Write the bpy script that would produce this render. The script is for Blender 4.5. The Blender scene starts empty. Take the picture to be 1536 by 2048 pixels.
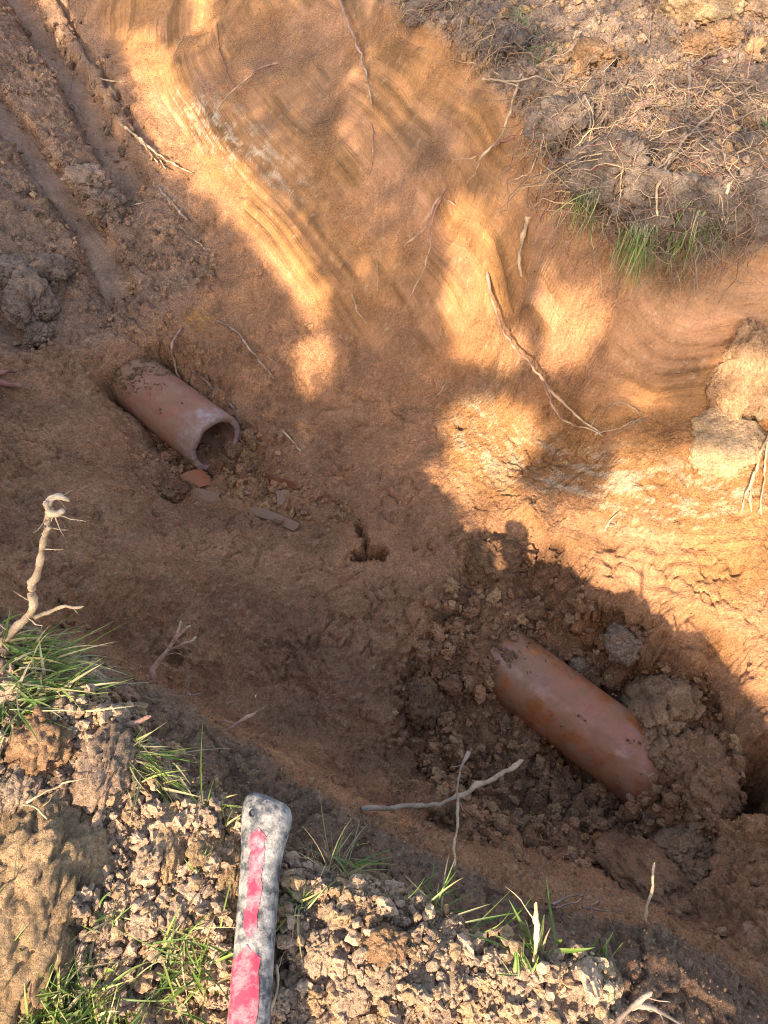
import bpy, bmesh, math, random
import numpy as np
from mathutils import Vector, Matrix
from mathutils.bvhtree import BVHTree

random.seed(7)
RNG = np.random.default_rng(11)
scene = bpy.context.scene
COL = scene.collection

# ------------------------------------------------------------------ camera, sky, sun, exposure
CAM_H = 0.66                       # camera above the lawn, trench floor is half a metre below the lawn
PITCH = math.radians(54.0)
FPX = 2048 * 26.0 / 36.0
SP, CP = math.sin(PITCH), math.cos(PITCH)
cd = bpy.data.cameras.new('camera')
cam = bpy.data.objects.new('camera', cd)
COL.objects.link(cam)
cam.location = (0, 0, CAM_H)
cam.rotation_euler = (math.pi / 2 - PITCH, 0, 0)
cd.sensor_fit = 'VERTICAL'
cd.sensor_height = 36.0
cd.lens = 26.0
cd.clip_start = 0.02
cd.clip_end = 300.0
scene.camera = cam

SUN_EL = math.radians(33.3)
SUN_AZ = math.atan2(-0.49, -0.872)          # the sun stands behind the camera and to its left
SUN_TO = np.array([math.sin(SUN_AZ) * math.cos(SUN_EL), math.cos(SUN_AZ) * math.cos(SUN_EL), math.sin(SUN_EL)])
LDIR = -SUN_TO
world = bpy.data.worlds.new('World')
scene.world = world
world.use_nodes = True
wn = world.node_tree
for n in list(wn.nodes):
    wn.nodes.remove(n)
sky = wn.nodes.new('ShaderNodeTexSky')
sky.sky_type = 'NISHITA'
sky.sun_disc = False
sky.sun_elevation = SUN_EL
sky.sun_rotation = SUN_AZ
sky.air_density = 1.0
sky.dust_density = 2.5
bg = wn.nodes.new('ShaderNodeBackground')
bg.inputs['Strength'].default_value = 0.15
wo = wn.nodes.new('ShaderNodeOutputWorld')
wn.links.new(sky.outputs[0], bg.inputs['Color'])
wn.links.new(bg.outputs[0], wo.inputs['Surface'])
sd = bpy.data.lights.new('sun', 'SUN')
sd.energy = 4.0
sd.angle = math.radians(0.53)
sd.color = (1.0, 0.85, 0.64)
sun = bpy.data.objects.new('sun', sd)
COL.objects.link(sun)
sun.rotation_euler = Vector(LDIR).to_track_quat('-Z', 'Y').to_euler()
sun.location = (-4, -5, 4)
vs = scene.view_settings
vs.view_transform = 'Standard'
vs.look = 'None'
vs.exposure = 1.87
vs.gamma = 1.0
vs.use_curve_mapping = False
scene.cycles.use_denoising = True
scene.cycles.denoising_prefilter = 'NONE'    # keep the grain of the soil
scene.cycles.filter_width = 1.1

# ------------------------------------------------------------------ maths helpers
def ray(u, v):
    """pixel of the 1536 x 2048 photograph -> world direction with unit depth"""
    cx, cy = (u - 768) / FPX, -(v - 1024) / FPX
    return np.array([cx, cy * SP + CP, cy * CP - SP])
def at_z(u, v, z):
    r = ray(u, v)
    t = (z - CAM_H) / r[2]
    return np.array([r[0] * t, r[1] * t, z])
def project(p):
    x, y, z = p[..., 0], p[..., 1], p[..., 2] - CAM_H
    dep = np.maximum(y * CP - z * SP, 0.02)
    cy = y * SP + z * CP
    return 768 + FPX * x / dep, 1024 - FPX * cy / dep, dep

GR = np.array([[1,1,0],[-1,1,0],[1,-1,0],[-1,-1,0],[1,0,1],[-1,0,1],[1,0,-1],[-1,0,-1],[0,1,1],[0,-1,1],[0,1,-1],[0,-1,-1],[1,1,0],[-1,1,0],[0,-1,1],[0,-1,-1]], dtype=np.float32)
def hash3(i, j, k, seed=0):
    h = (i.astype(np.uint32) * np.uint32(73856093)) ^ (j.astype(np.uint32) * np.uint32(19349663)) ^ (k.astype(np.uint32) * np.uint32(83492791)) ^ np.uint32((seed * 2654435761) & 0xFFFFFFFF)
    h = (h ^ (h >> np.uint32(15))) * np.uint32(2246822519)
    h = (h ^ (h >> np.uint32(13))) * np.uint32(3266489917)
    return h ^ (h >> np.uint32(16))
def perlin(p, freq=1.0, seed=0):
    q = np.asarray(p, dtype=np.float32) * np.float32(freq)
    i = np.floor(q)
    f = q - i
    w = f * f * f * (f * (f * 6 - 15) + 10)
    i = i.astype(np.int32)
    out = np.zeros(q.shape[0], np.float32)
    for dx in (0, 1):
        wx = w[:, 0] if dx else 1 - w[:, 0]
        for dy in (0, 1):
            wy = w[:, 1] if dy else 1 - w[:, 1]
            for dz in (0, 1):
                wz = w[:, 2] if dz else 1 - w[:, 2]
                g = GR[hash3(i[:, 0] + dx, i[:, 1] + dy, i[:, 2] + dz, seed) & 15]
                d = g[:, 0] * (f[:, 0] - dx) + g[:, 1] * (f[:, 1] - dy) + g[:, 2] * (f[:, 2] - dz)
                out += wx * wy * wz * d
    return out
def fbm(p, freq, octs=3, seed=0, gain=0.5):
    a, s = 1.0, 0.0
    for o in range(octs):
        s = s + a * perlin(p, freq * 2 ** o, seed + o)
        a *= gain
    return s
def worley(p, freq, seed=0):
    """distance to the nearest and second nearest cell point and a random value of the nearest cell"""
    q = np.asarray(p, dtype=np.float32) * np.float32(freq)
    i = np.floor(q).astype(np.int32)
    f = (q - i).astype(np.float32)
    f1 = np.full(q.shape[0], 9.0, np.float32); f2 = f1.copy(); cid = np.zeros(q.shape[0], np.float32)
    for dx in (-1, 0, 1):
        for dy in (-1, 0, 1):
            for dz in (-1, 0, 1):
                h = hash3(i[:, 0] + dx, i[:, 1] + dy, i[:, 2] + dz, seed)
                px = dx + (h & 1023).astype(np.float32) * np.float32(1 / 1023) - f[:, 0]
                py = dy + ((h >> np.uint32(10)) & 1023).astype(np.float32) * np.float32(1 / 1023) - f[:, 1]
                pz = dz + ((h >> np.uint32(20)) & 1023).astype(np.float32) * np.float32(1 / 1023) - f[:, 2]
                d = np.sqrt(px * px + py * py + pz * pz)
                near = d < f1
                f2 = np.where(near, f1, np.minimum(f2, d))
                cid = np.where(near, ((h >> np.uint32(5)) & 255).astype(np.float32) / np.float32(255), cid)
                f1 = np.minimum(f1, d)
    return f1, f2, cid
def sstep(a, b, x):
    t = np.clip((x - a) / (b - a), 0, 1)
    return t * t * (3 - 2 * t)
def poly_mask(u, v, pts, soft):
    """1 inside a polygon of photograph pixels, falling to 0 over `soft` pixels outside"""
    n = len(pts)
    d2 = np.full(u.shape, 1e12)
    ins = np.zeros(u.shape, bool)
    for a in range(n):
        x1, y1 = pts[a]; x2, y2 = pts[(a + 1) % n]
        ex, ey = x2 - x1, y2 - y1
        t = np.clip(((u - x1) * ex + (v - y1) * ey) / (ex * ex + ey * ey + 1e-9), 0, 1)
        d2 = np.minimum(d2, (u - x1 - t * ex) ** 2 + (v - y1 - t * ey) ** 2)
        c = ((y1 > v) != (y2 > v)) & (u < (x2 - x1) * (v - y1) / (y2 - y1 + 1e-12) + x1)
        ins ^= c
    s = np.where(ins, -1, 1) * np.sqrt(d2)
    return 1 - sstep(-soft * 0.5, soft * 0.5, s)
def line_dist(px, py, pts):
    """distance to a polyline and the position along it (0..1)"""
    d = np.full(px.shape, 1e9); tt = np.zeros(px.shape)
    n = len(pts) - 1
    for a in range(n):
        x1, y1 = pts[a]; x2, y2 = pts[a + 1]
        ex, ey = x2 - x1, y2 - y1
        t = np.clip(((px - x1) * ex + (py - y1) * ey) / (ex * ex + ey * ey), 0, 1)
        q = np.hypot(px - x1 - t * ex, py - y1 - t * ey)
        tt = np.where(q < d, (a + t) / n, tt)
        d = np.minimum(d, q)
    return d, tt

# ------------------------------------------------------------------ the shape of the dug ground
PIPE_R = 0.065
PIPE_Z = -0.51
PA = np.array([-0.428, 1.095]); PB = np.array([0.318, 0.433])      # two points on the drain's axis
PD = (PB - PA) / np.linalg.norm(PB - PA)
PN = np.array([-PD[1], PD[0]])
CTRL = [
 # lawn and spoil on the near bank
 (0,2048,-.01),(300,2048,-.015),(600,2048,-.02),(900,2048,-.022),(1150,2048,-.025),(1290,2048,-.03),(1420,2048,-.07),(1536,2048,-.09),
 (0,1900,0),(300,1900,-.004),(600,1900,-.008),(850,1900,.006),(1050,1930,.004),(1180,1960,-.010),(0,1700,.005),(150,1700,0),(300,1700,0),
 (450,1700,-.005),(620,1790,.002),(760,1820,.004),(0,1500,.01),(150,1500,.005),(250,1500,-.005),(0,1380,.01),(120,1380,0),(0,1265,.0),(190,1350,-.015),
 (350,1580,-.02),(480,1680,-.02),(900,1855,-.004),
 # shoulder of bare soil beyond the grass
 (300,1410,-.06),(420,1490,-.07),(550,1580,-.075),(700,1690,-.075),(850,1750,-.075),(1000,1820,-.075),(1150,1870,-.07),(1330,1895,-.045),(1420,1960,-.05),(1500,2030,-.1),
 (300,1380,-.08),(400,1435,-.09),(530,1510,-.1),(640,1600,-.1),(760,1665,-.1),(900,1715,-.1),(1050,1795,-.1),(1200,1855,-.095),(1330,1872,-.095),(1450,1935,-.11),(1536,2005,-.13),
 # slope on the left and the clay floor
 (0,1100,-.22),(0,950,-.30),(0,800,-.36),(150,1100,-.30),(150,950,-.38),(220,850,-.43),(100,1190,-.25),(300,1000,-.44),(300,1150,-.37),(240,1290,-.38),(400,1300,-.43),(400,1100,-.44),
 (400,1400,-.47),(550,1470,-.49),(550,1250,-.455),(550,1100,-.46),(700,1200,-.46),(700,1400,-.47),(700,1560,-.49),(850,1150,-.46),(850,1270,-.455),
 (850,1400,-.49),(850,1550,-.50),(950,1620,-.49),(1000,1520,-.53),(1150,1600,-.55),(950,1330,-.47),(900,1250,-.45),(300,900,-.53),(390,990,-.53),
 # hollow at the mouth of the broken pipe
 (480,930,-.565),(540,990,-.54),(600,900,-.52),(600,1000,-.51),(660,1060,-.49),(520,850,-.53),(300,700,-.445),(200,710,-.42),(100,730,-.40),(400,690,-.46),(450,760,-.50),(230,760,-.455),
 (600,760,-.49),(750,900,-.48),(750,1020,-.48),(850,900,-.46),(850,1020,-.46),
 # upper left end of the cut
 (0,650,-.375),(150,620,-.40),(300,570,-.42),(450,580,-.43),(560,640,-.44),(640,710,-.45),(0,450,-.34),(150,450,-.38),(300,440,-.41),(420,480,-.42),
 (0,250,-.32),(100,250,-.36),(200,250,-.39),(300,350,-.39),(0,50,-.31),(80,50,-.36),(150,50,-.37),(220,90,-.36),
 # far wall, base to top
 (330,190,-.34),(430,350,-.345),(520,490,-.36),(620,590,-.39),(740,680,-.42),(330,60,-.28),(450,170,-.27),(560,330,-.28),(680,450,-.30),(800,570,-.32),(900,660,-.34),
 (430,0,-.22),(600,100,-.18),(700,250,-.18),(800,350,-.2),(900,450,-.22),(1000,560,-.22),(610,0,-.12),(750,80,-.09),(850,180,-.09),(950,290,-.075),(1050,390,-.075),(1110,490,-.08),(1100,620,-.17),
 (1250,610,-.10),(1400,620,-.11),(1536,620,-.10),(770,0,-.01),(880,70,0),(980,170,0),(1070,280,0),(1140,370,0),(1215,480,-.02),(1300,525,-.04),(1420,520,-.035),(1536,500,-.02),
 (1000,0,.01),(1200,100,.03),(1400,200,.03),(1536,300,0.02),(1200,0,.02),(1536,0,.03),(1300,350,.035),(1420,400,.02),(1230,320,.035),(1170,370,.02),(1280,450,0),(1100,60,.02),
 (1000,710,-.35),(1150,770,-.285),(1300,810,-.255),(1450,810,-.245),(1536,790,-.22),
 # shelf between wall and pit
 (950,800,-.40),(1050,850,-.365),(1150,900,-.37),(1200,860,-.31),(1350,890,-.27),(1500,900,-.26),(930,920,-.42),(1080,950,-.38),(1250,980,-.33),(1400,1000,-.31),(1536,1000,-.30),(1050,1030,-.40),(1150,1080,-.39),
 (1300,1120,-.365),(1450,1150,-.345),(1536,1150,-.33),(1130,1105,-.41),(1220,1187,-.40),(1330,1268,-.395),(1400,1318,-.395),(1480,1375,-.39),(1536,1400,-.38),
 # pit round the second pipe
 (980,1060,-.44),(1020,1140,-.45),(1100,1180,-.475),(1195,1285,-.515),(1290,1365,-.53),(1360,1405,-.53),(1430,1440,-.46),(1440,1610,-.57),(1350,1640,-.54),(1250,1640,-.535),(1100,1690,-.45),
 (1250,1730,-.40),(1290,1790,-.36),(1180,1760,-.33),(1380,1740,-.40),(1480,1700,-.36),(1500,1520,-.41),(1536,1480,-.37),(1536,1640,-.30),(1536,1800,-.24),(1450,1830,-.30),(1380,1830,-.33),
]
P3 = [at_z(u, v, z) for u, v, z in CTRL]
P3 += [np.array(p) for p in [
 (-.3,-.3,0),(0,-.3,0),(.3,-.3,-.01),(.55,-.3,-.03),(-.6,-.2,0),(-.55,.1,0),(-.75,.4,.01),(-1.0,.8,.01),(-1.3,1.2,.01),(-1.7,1.8,.0),(-2.0,2.6,.0),(-.6,.42,-.01),(-.82,.72,-.02),(-1.08,1.15,-.02),(-1.42,1.75,-.02),
 (-1.75,2.6,-.05),(-1.9,3.2,-.05),(-1.45,3.2,-.30),(-1.1,3.3,-.2),(-.7,3.0,0),(-.3,2.6,0),(.1,2.3,.01),(.6,2.4,.02),(1.2,2.6,.02),(.9,1.7,.03),(1.3,1.5,.02),(0,3.2,.02),(1,3.3,.02),(1.7,3.3,.02),
 (.8,1.1,.01),(1.0,.95,0),(.85,.75,-.26),(.95,.5,-.28),(.75,.3,-.3),(.62,.1,-.22),(.75,-.05,-.12),(.5,-.05,-.16),(.85,.1,-.15),(.7,-.3,-.03)]]
P3 = np.array(P3)
def fit_surface(P):
    n = len(P)
    X = P[:, :2]
    R = np.sqrt(((X[:, None] - X[None]) ** 2).sum(2) + 2e-4)
    A = np.zeros((n + 3, n + 3))
    A[:n, :n] = R - 0.004 * np.eye(n)
    A[:n, n] = 1; A[:n, n + 1:] = X
    A[n, :n] = 1; A[n + 1:, :n] = X.T
    b = np.concatenate([P[:, 2], np.zeros(3)])
    return np.linalg.solve(A, b)
COEF = fit_surface(P3)
def surf(x, y):
    out = np.full(x.shape, 0.0)
    n = len(P3)
    out += COEF[n] + COEF[n + 1] * x + COEF[n + 2] * y
    for a in range(n):
        out += COEF[a] * np.sqrt((x - P3[a, 0]) ** 2 + (y - P3[a, 1]) ** 2 + 2e-4)
    return out

NC, NR = 590, 820
yy = np.linspace(-.35, 3.35, 4000)
den = 1 / (.0026 + .0021 * np.maximum(yy, 0)) * (1 + 1.1 * np.exp(-((yy - .93) / .11) ** 2))      # finer rows where the face is steep
den = np.cumsum(den); den = (den - den[0]) / (den[-1] - den[0])
Y1 = np.interp(np.linspace(0, 1, NR), den, yy)
HW = 0.62 + 0.40 * Y1
sx = np.linspace(-1, 1, NC)
X = (HW[:, None] * sx[None]).ravel()
Y = np.repeat(Y1, NC)
Zb = surf(X, Y)
def px_line(pts):
    return [tuple(at_z(u, v, z)[:2]) for u, v, z in pts]
# tooth marks of the digger bucket, dragged along the far end of the cut
wob = 0.012 * perlin(np.stack([X, Y, 0 * X], 1), 5, 91)
smear = np.zeros(X.shape)
def groove(pts, half, depth, flat=0.6):
    global Zb, smear
    d, t = line_dist(X + wob, Y - wob, px_line(pts))
    g = 1 - sstep(half * flat, half, d)
    fade = sstep(0.0, 0.05, 1 - t)
    Zb = Zb - depth * g * fade
    smear = np.maximum(smear, (1 - sstep(half * flat * 0.8, half * flat * 1.1, d)) * fade)
groove([(-20,-60,-.36),(60,40,-.37),(150,170,-.39),(220,300,-.40),(290,400,-.42)], 0.062, 0.055)
groove([(-60,170,-.35),(40,280,-.37),(130,400,-.40),(190,480,-.41),(240,610,-.42)], 0.055, 0.04)
groove([(105,-40,-.36),(150,60,-.37),(230,190,-.38),(330,330,-.40)], 0.018, 0.022)
groove([(-60,620,-.37),(40,690,-.40),(60,720,-.41)], 0.04, 0.03)
# a hole where the missing pipes ran, and small hollows
def dent(u, v, z, rx, depth, ang=0, asp=1.0):
    global Zb
    c = at_z(u, v, z)
    ca, sa = math.cos(ang), math.sin(ang)
    dx, dy = X - c[0] + wob, Y - c[1] - wob
    a, b = dx * ca + dy * sa, (-dx * sa + dy * ca) / asp
    Zb = Zb - depth * (1 - sstep(0.55, 1.0, np.sqrt(a * a + b * b) / rx))
_d, _t = line_dist(X + wob * .6, Y - wob * .6, px_line([(1040,1040,-.425),(1130,1103,-.41),(1220,1185,-.40),(1330,1266,-.395),(1400,1316,-.395),(1480,1374,-.39)]))
Zb = Zb + .014 * np.exp(-(_d / .02) ** 2) * (1 + .9 * perlin(np.stack([X, Y, 0 * X], 1), 16, 95))
wj = .007 * perlin(np.stack([X, Y, 0 * X], 1), 38, 92) + .006 * perlin(np.stack([X, Y, 0 * X], 1), 90, 93)
for pts_, hw_, dp_ in (([(716,1036,-.47),(724,1062,-.47),(730,1085,-.475),(738,1104,-.475)], .006, .04), ([(716,1108,-.475),(738,1104,-.475),(766,1112,-.475)], .015, .065)):
    d_, t_ = line_dist(X + wj, Y + wj * .8, px_line(pts_))
    Zb = Zb - dp_ * (1 - sstep(hw_ * .35, hw_, d_))
dent(345, 1325, -.42, 0.020, 0.03)
dent(925, 858, -.43, 0.014, 0.02)
dent(1442, 1600, -.56, 0.055, 0.085)
_d, _t = line_dist(X + wob * .7, Y - wob * .5, px_line([(235,1335,-.07),(300,1378,-.085),(400,1435,-.095),(530,1508,-.105),(640,1598,-.105),(760,1662,-.105),(900,1712,-.105),(1050,1792,-.105),(1200,1853,-.1),(1330,1872,-.1)]))
Zb = Zb + .014 * np.exp(-(_d / .016) ** 2) * (1 + 1.2 * perlin(np.stack([X, Y, 0 * X], 1), 14, 94))
dent(1115, 1090, -.40, 0.010, 0.03)
dent(1340, 1340, -.52, 0.05, 0.03, -0.7, 0.5)
# keep the exposed lengths of pipe clear of soil
def pipe_clear(s0, s1, side_drop):
    global Zb
    rx, ry = X - PA[0], Y - PA[1]
    s = rx * PD[0] + ry * PD[1]
    q = rx * PN[0] + ry * PN[1]
    inside = sstep(s0 - .012, s0 + .012, s + wob) * (1 - sstep(s1 - .012, s1 + .012, s + wob))
    lat = 1 - sstep(PIPE_R * 0.98, PIPE_R * 1.5, np.abs(q + wob * 0.4))
    target = PIPE_Z - side_drop
    w = inside * lat
    Zb = np.where(Zb > target, Zb * (1 - w) + target * w, Zb)
pipe_s = lambda u, v, z=PIPE_Z + PIPE_R * .6: float(np.dot(at_z(u, v, z)[:2] - PA, PD))
S1_END = pipe_s(425, 893, PIPE_Z)
S1_BEG = pipe_s(255, 748)
S2_BEG = pipe_s(1052, 1328) - .07
S2_END = pipe_s(1312, 1528)
pipe_clear(S1_BEG, S1_END + .05, 0.028)
pipe_clear(S1_END - .13, S1_END + .02, 0.055)
pipe_clear(S2_BEG, S2_END, -0.012)
# soil slumped over the far end of the second pipe
_s = (X - PA[0]) * PD[0] + (Y - PA[1]) * PD[1]; _q = (X - PA[0]) * PN[0] + (Y - PA[1]) * PN[1]
_w = sstep(S2_END - .005, S2_END + .02, _s + wob * 1.5) * (1 - sstep(S2_END + .075, S2_END + .13, _s)) * (1 - sstep(.055, .105, np.abs(_q + wob)))
Zb = np.maximum(Zb, Zb * (1 - _w) + (PIPE_Z + PIPE_R + .022) * _w)
_w = sstep(S2_BEG - .16, S2_BEG - .11, _s) * (1 - sstep(S2_BEG + .005, S2_BEG + .035, _s + wob * 2.5)) * (1 - sstep(.05, .11, np.abs(_q + wob)))
Zb = np.maximum(Zb, Zb * (1 - _w) + (PIPE_Z + PIPE_R + .004) * _w)
Pt = np.stack([X, Y, Zb], 1)

def grid_normals(P):
    G = P.reshape(NR, NC, 3)
    du = np.gradient(G, axis=1); dv = np.gradient(G, axis=0)
    n = np.cross(du, dv)
    n /= np.linalg.norm(n, axis=2, keepdims=True) + 1e-12
    return n.reshape(-1, 3)
Nb = grid_normals(Pt)
U, V, DEP = project(Pt)

# regions, outlined on the photograph and carried onto the ground
NEAR_EDGE = [(-400,1100),(0,1245),(120,1300),(200,1345),(290,1480),(400,1565),(500,1660),(650,1725),(800,1765),(900,1835),(1000,1885),(1120,1905),(1220,1925),(1265,2048),(1290,2600),(-400,2600)]
SHOULDER = [(-400,1080),(0,1230),(230,1325),(300,1372),(400,1428),(530,1502),(640,1592),(760,1655),(900,1705),(1050,1785),(1200,1845),(1330,1862),(1450,1925),(1536,1995),(1800,2150),(1800,2800),(-400,2800)]
FAR_BANK = [(770,-400),(770,0),(880,65),(985,170),(1075,280),(1145,370),(1215,470),(1300,525),(1420,515),(1536,495),(1900,470),(1900,-400)]
WALL = [(170,-300),(200,40),(330,230),(430,380),(520,500),(620,610),(760,700),(900,745),(1010,760),(1150,800),(1300,815),(1450,815),(1900,790),(1900,470),(1536,495),(1420,515),(1300,525),(1215,470),(1145,370),(1075,280),(985,170),(880,65),(770,0),(770,-300)]
SHELF = [(870,800),(1000,770),(1150,800),(1300,815),(1536,800),(1900,800),(1900,1500),(1480,1378),(1400,1320),(1330,1270),(1220,1190),(1130,1108),(1000,1005),(890,960)]
PIT = [(960,1100),(1060,1090),(1140,1130),(1230,1215),(1330,1290),(1430,1400),(1470,1500),(1460,1650),(1300,1740),(1150,1720),(960,1680),(800,1600),(790,1370),(860,1260)]
MOUTH = [(280,900),(400,960),(520,1010),(690,1085),(690,1010),(560,880),(480,830),(380,690),(330,700),(450,830)]
m_near = poly_mask(U, V, NEAR_EDGE, 40)
m_should = poly_mask(U, V, SHOULDER, 30)
low = sstep(-.09, -.15, Zb)
m_near = m_near * (1 - low)
m_far = poly_mask(U, V, FAR_BANK, 40)
m_wall = poly_mask(U, V, WALL, 60)
m_shelf = poly_mask(U, V, SHELF, 50)
m_pit = poly_mask(U, V, PIT, 50)
m_mouth = poly_mask(U, V, MOUTH, 40)
m_left = poly_mask(U, V, [(-300,0),(160,0),(300,300),(430,500),(450,560),(200,690),(-300,720)], 80) * (1 - smear)
m_floor = np.clip(1 - m_near - m_should - m_far - m_wall - m_shelf, 0, 1)

# relief: lumps, crumbs, shrinkage cracks and bucket drag marks
n_big = perlin(Pt, 7, 1)
n_mid = fbm(Pt, 18, 3, 5)
n_patch = sstep(-.15, .25, fbm(Pt, 5, 2, 21))
loose = np.clip(0.30 + 0.75 * m_pit + 0.55 * m_mouth + 0.6 * m_near + 0.7 * m_far + 0.55 * m_left - 0.22 * m_wall - .08 * m_shelf, 0, 1)
loose = np.clip(loose * (0.6 + 0.8 * n_patch), 0, 1) * (1 - 0.9 * smear)
warp = np.stack([perlin(Pt, 30, 31), perlin(Pt, 30, 32), perlin(Pt, 30, 33)], 1) * 0.012
c1, c2, cid1 = worley(Pt + warp, 34, 3)
k1, k2, cid2 = worley(Pt + warp * .6, 85, 4)
f_1, f_2, cid3 = worley(Pt + warp * 1.6, 20, 9)
clods = (0.62 - c1) * (0.020 + .016 * m_pit) * sstep(.35, .9, loose + 0.25 * (cid1 - .5)) + (cid1 - .5) * (0.008 + .014 * m_pit) * loose
clods = clods - .010 * (1 - sstep(0, .09, c2 - c1)) * np.clip(m_pit + .6 * m_left + .5 * m_mouth, 0, 1) * n_patch
crumb = (0.6 - k1) * 0.0085 * np.clip(loose * 1.3 + .2, 0, 1) + (cid2 - .5) * .003 * np.clip(loose + .15, 0, 1)
crack = -(1 - sstep(0.0, 0.075, f_2 - f_1)) * 0.007 * sstep(.36, .58, fbm(Pt, 6, 2, 41) + .5) * (1 - m_near) * (1 - m_far) * (1 - smear) * np.clip(1 - .75 * m_wall, 0, 1)
RIM = px_line([(600,-150,0),(770,0,0),(880,65,0),(985,170,0),(1075,280,0),(1145,370,0),(1225,470,0),(1310,520,0),(1420,520,0),(1560,505,0),(2000,480,0)])
def blur(z, r):
    g = z.reshape(NR, NC)
    for ax in (0, 1):
        for _ in range(2):
            c = np.cumsum(np.pad(g, [(r + 1, r) if k == ax else (0, 0) for k in (0, 1)], mode='edge'), axis=ax)
            g = (np.take(c, np.arange(2 * r + 1, c.shape[ax]), ax) - np.take(c, np.arange(0, c.shape[ax] - 2 * r - 1), ax)) / (2 * r + 1)
    return g.ravel()
rim_d, _ = line_dist(X, Y, RIM)
zs = -.8 * blur(rim_d, 12) + .8 * blur(Zb, 16) + .006 * perlin(np.stack([X, Y, 0 * X], 1), 4, 62)
flow = np.stack([X * .9, Y * .9, zs * 22], 1)
flow2 = np.stack([X * 2.2, Y * 2.2, zs * 75], 1)
flow3 = np.stack([X * 5, Y * 5, zs * 170], 1)
s_a = perlin(flow, 1, 71); s_b = perlin(flow2, 1, 72); s_c = perlin(flow3, 1, 74)
drag_m = np.clip(m_wall * 0.95 + m_shelf * .5 * sstep(980, 1100, V), 0, 1) * sstep(-.28, .28, perlin(Pt, 4.5, 73) + .6 * perlin(Pt, 13, 75) + .10)
drag = (s_a * 0.0035 + s_b * 0.007 + s_c * .0036) * drag_m
disp = n_big * 0.010 + n_mid * 0.008 * (1 - .55 * drag_m) + clods + crumb * (1 - .6 * drag_m) + crack + drag
disp += fbm(Pt, 160, 2, 15) * 0.0036 * (1 - .7 * drag_m) * (1 - .6 * smear)
disp *= np.where(smear > .5, .6, 1.0)
# pits and crumbling hollows scattered over the shelf and wall
p1, p2, pid = worley(Pt + warp * 2, 9, 77)
disp -= 0.012 * (1 - sstep(.06, .17, p1)) * (pid > .6) * (1 - m_near) * (1 - m_far) * sstep(.72, .86, Nb[:, 2])
Pd = Pt + Nb * disp[:, None]
Nd = grid_normals(Pd)

# soil colours (what the soil itself is; the shoulder tint also carries some shade)
def lin(r, g, b):
    f = lambda c: (c / 255 / 12.92) if c / 255 <= .04045 else ((c / 255 + .055) / 1.055) ** 2.4
    return np.array([f(r), f(g), f(b)])
C_TOP = lin(172, 143, 116)
C_SUB = lin(170, 122, 85)
C_OCH = lin(168, 117, 69)
C_MOIST = lin(146, 103, 70)
C_PALE = lin(204, 180, 146)
C_GREY = lin(150, 119, 94)
def mixc(a, b, t):
    return a * (1 - t[:, None]) + b * t[:, None]
tint = np.tile(C_SUB, (len(X), 1))
tint = mixc(tint, C_TOP[None], np.clip(m_near + m_far, 0, 1))
tint = mixc(tint, lin(148, 122, 100)[None], m_far)
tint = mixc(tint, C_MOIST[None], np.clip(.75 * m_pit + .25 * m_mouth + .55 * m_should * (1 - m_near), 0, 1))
n_o = fbm(Pt, 3.2, 3, 51)
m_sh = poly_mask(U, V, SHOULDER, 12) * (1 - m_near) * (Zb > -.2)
tint = mixc(tint, lin(136, 105, 82)[None], .85 * m_sh)  # dark topsoil of the shoulder, with its shade deepened in the colour
tint = mixc(tint, lin(142, 101, 71)[None], .35 * m_floor * sstep(-.05, .3, fbm(Pt, 4.5, 4, 53)))
och = np.clip(m_wall * .7 + m_shelf * .8, 0, 1) * sstep(-.45, .25, n_o + .5 * s_a * drag_m)
tint = mixc(tint, C_OCH[None], np.clip(och + .10 * m_floor * sstep(0, .4, n_o), 0, 1))
tint = mixc(tint, C_GREY[None], np.clip(.7 * m_left + .65 * smear, 0, 1))
brown = sstep(-.02, .35, s_a * .7 + s_b * .7 + s_c * .3) * drag_m
tint = mixc(tint, lin(116, 82, 46)[None], .75 * brown)
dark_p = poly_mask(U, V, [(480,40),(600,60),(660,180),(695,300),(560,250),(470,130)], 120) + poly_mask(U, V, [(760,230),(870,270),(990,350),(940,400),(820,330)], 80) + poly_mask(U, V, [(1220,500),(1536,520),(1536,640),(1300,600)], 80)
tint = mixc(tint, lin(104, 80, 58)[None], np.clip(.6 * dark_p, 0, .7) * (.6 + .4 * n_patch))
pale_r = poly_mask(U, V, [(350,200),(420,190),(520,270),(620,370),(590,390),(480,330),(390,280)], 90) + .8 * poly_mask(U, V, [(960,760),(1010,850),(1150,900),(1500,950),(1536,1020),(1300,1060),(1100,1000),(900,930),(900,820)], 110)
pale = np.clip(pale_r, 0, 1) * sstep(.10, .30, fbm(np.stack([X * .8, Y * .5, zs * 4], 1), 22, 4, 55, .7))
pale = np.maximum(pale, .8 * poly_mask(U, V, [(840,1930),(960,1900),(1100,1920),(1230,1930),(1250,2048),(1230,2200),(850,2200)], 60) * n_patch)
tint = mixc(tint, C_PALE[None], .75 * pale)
rust = sstep(.35, .55, perlin(Pt, 11, 58)) * np.clip(m_pit + .5 * m_floor, 0, 1)
tint = mixc(tint, lin(150, 92, 44)[None], .45 * rust)
tint = mixc(tint, lin(188, 134, 58)[None], .7 * sstep(-.2, .25, fbm(Pt, 90, 2, 57)) * poly_mask(U, V, [(372,625),(410,615),(430,640),(400,660),(370,648)], 24))
humus = poly_mask(U, V, [(1090,250),(1200,230),(1350,260),(1536,240),(1560,480),(1400,520),(1200,470),(1120,350)], 90)
tint = mixc(tint, lin(112, 96, 84)[None], .7 * np.clip(humus, 0, 1) * m_far)
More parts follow.
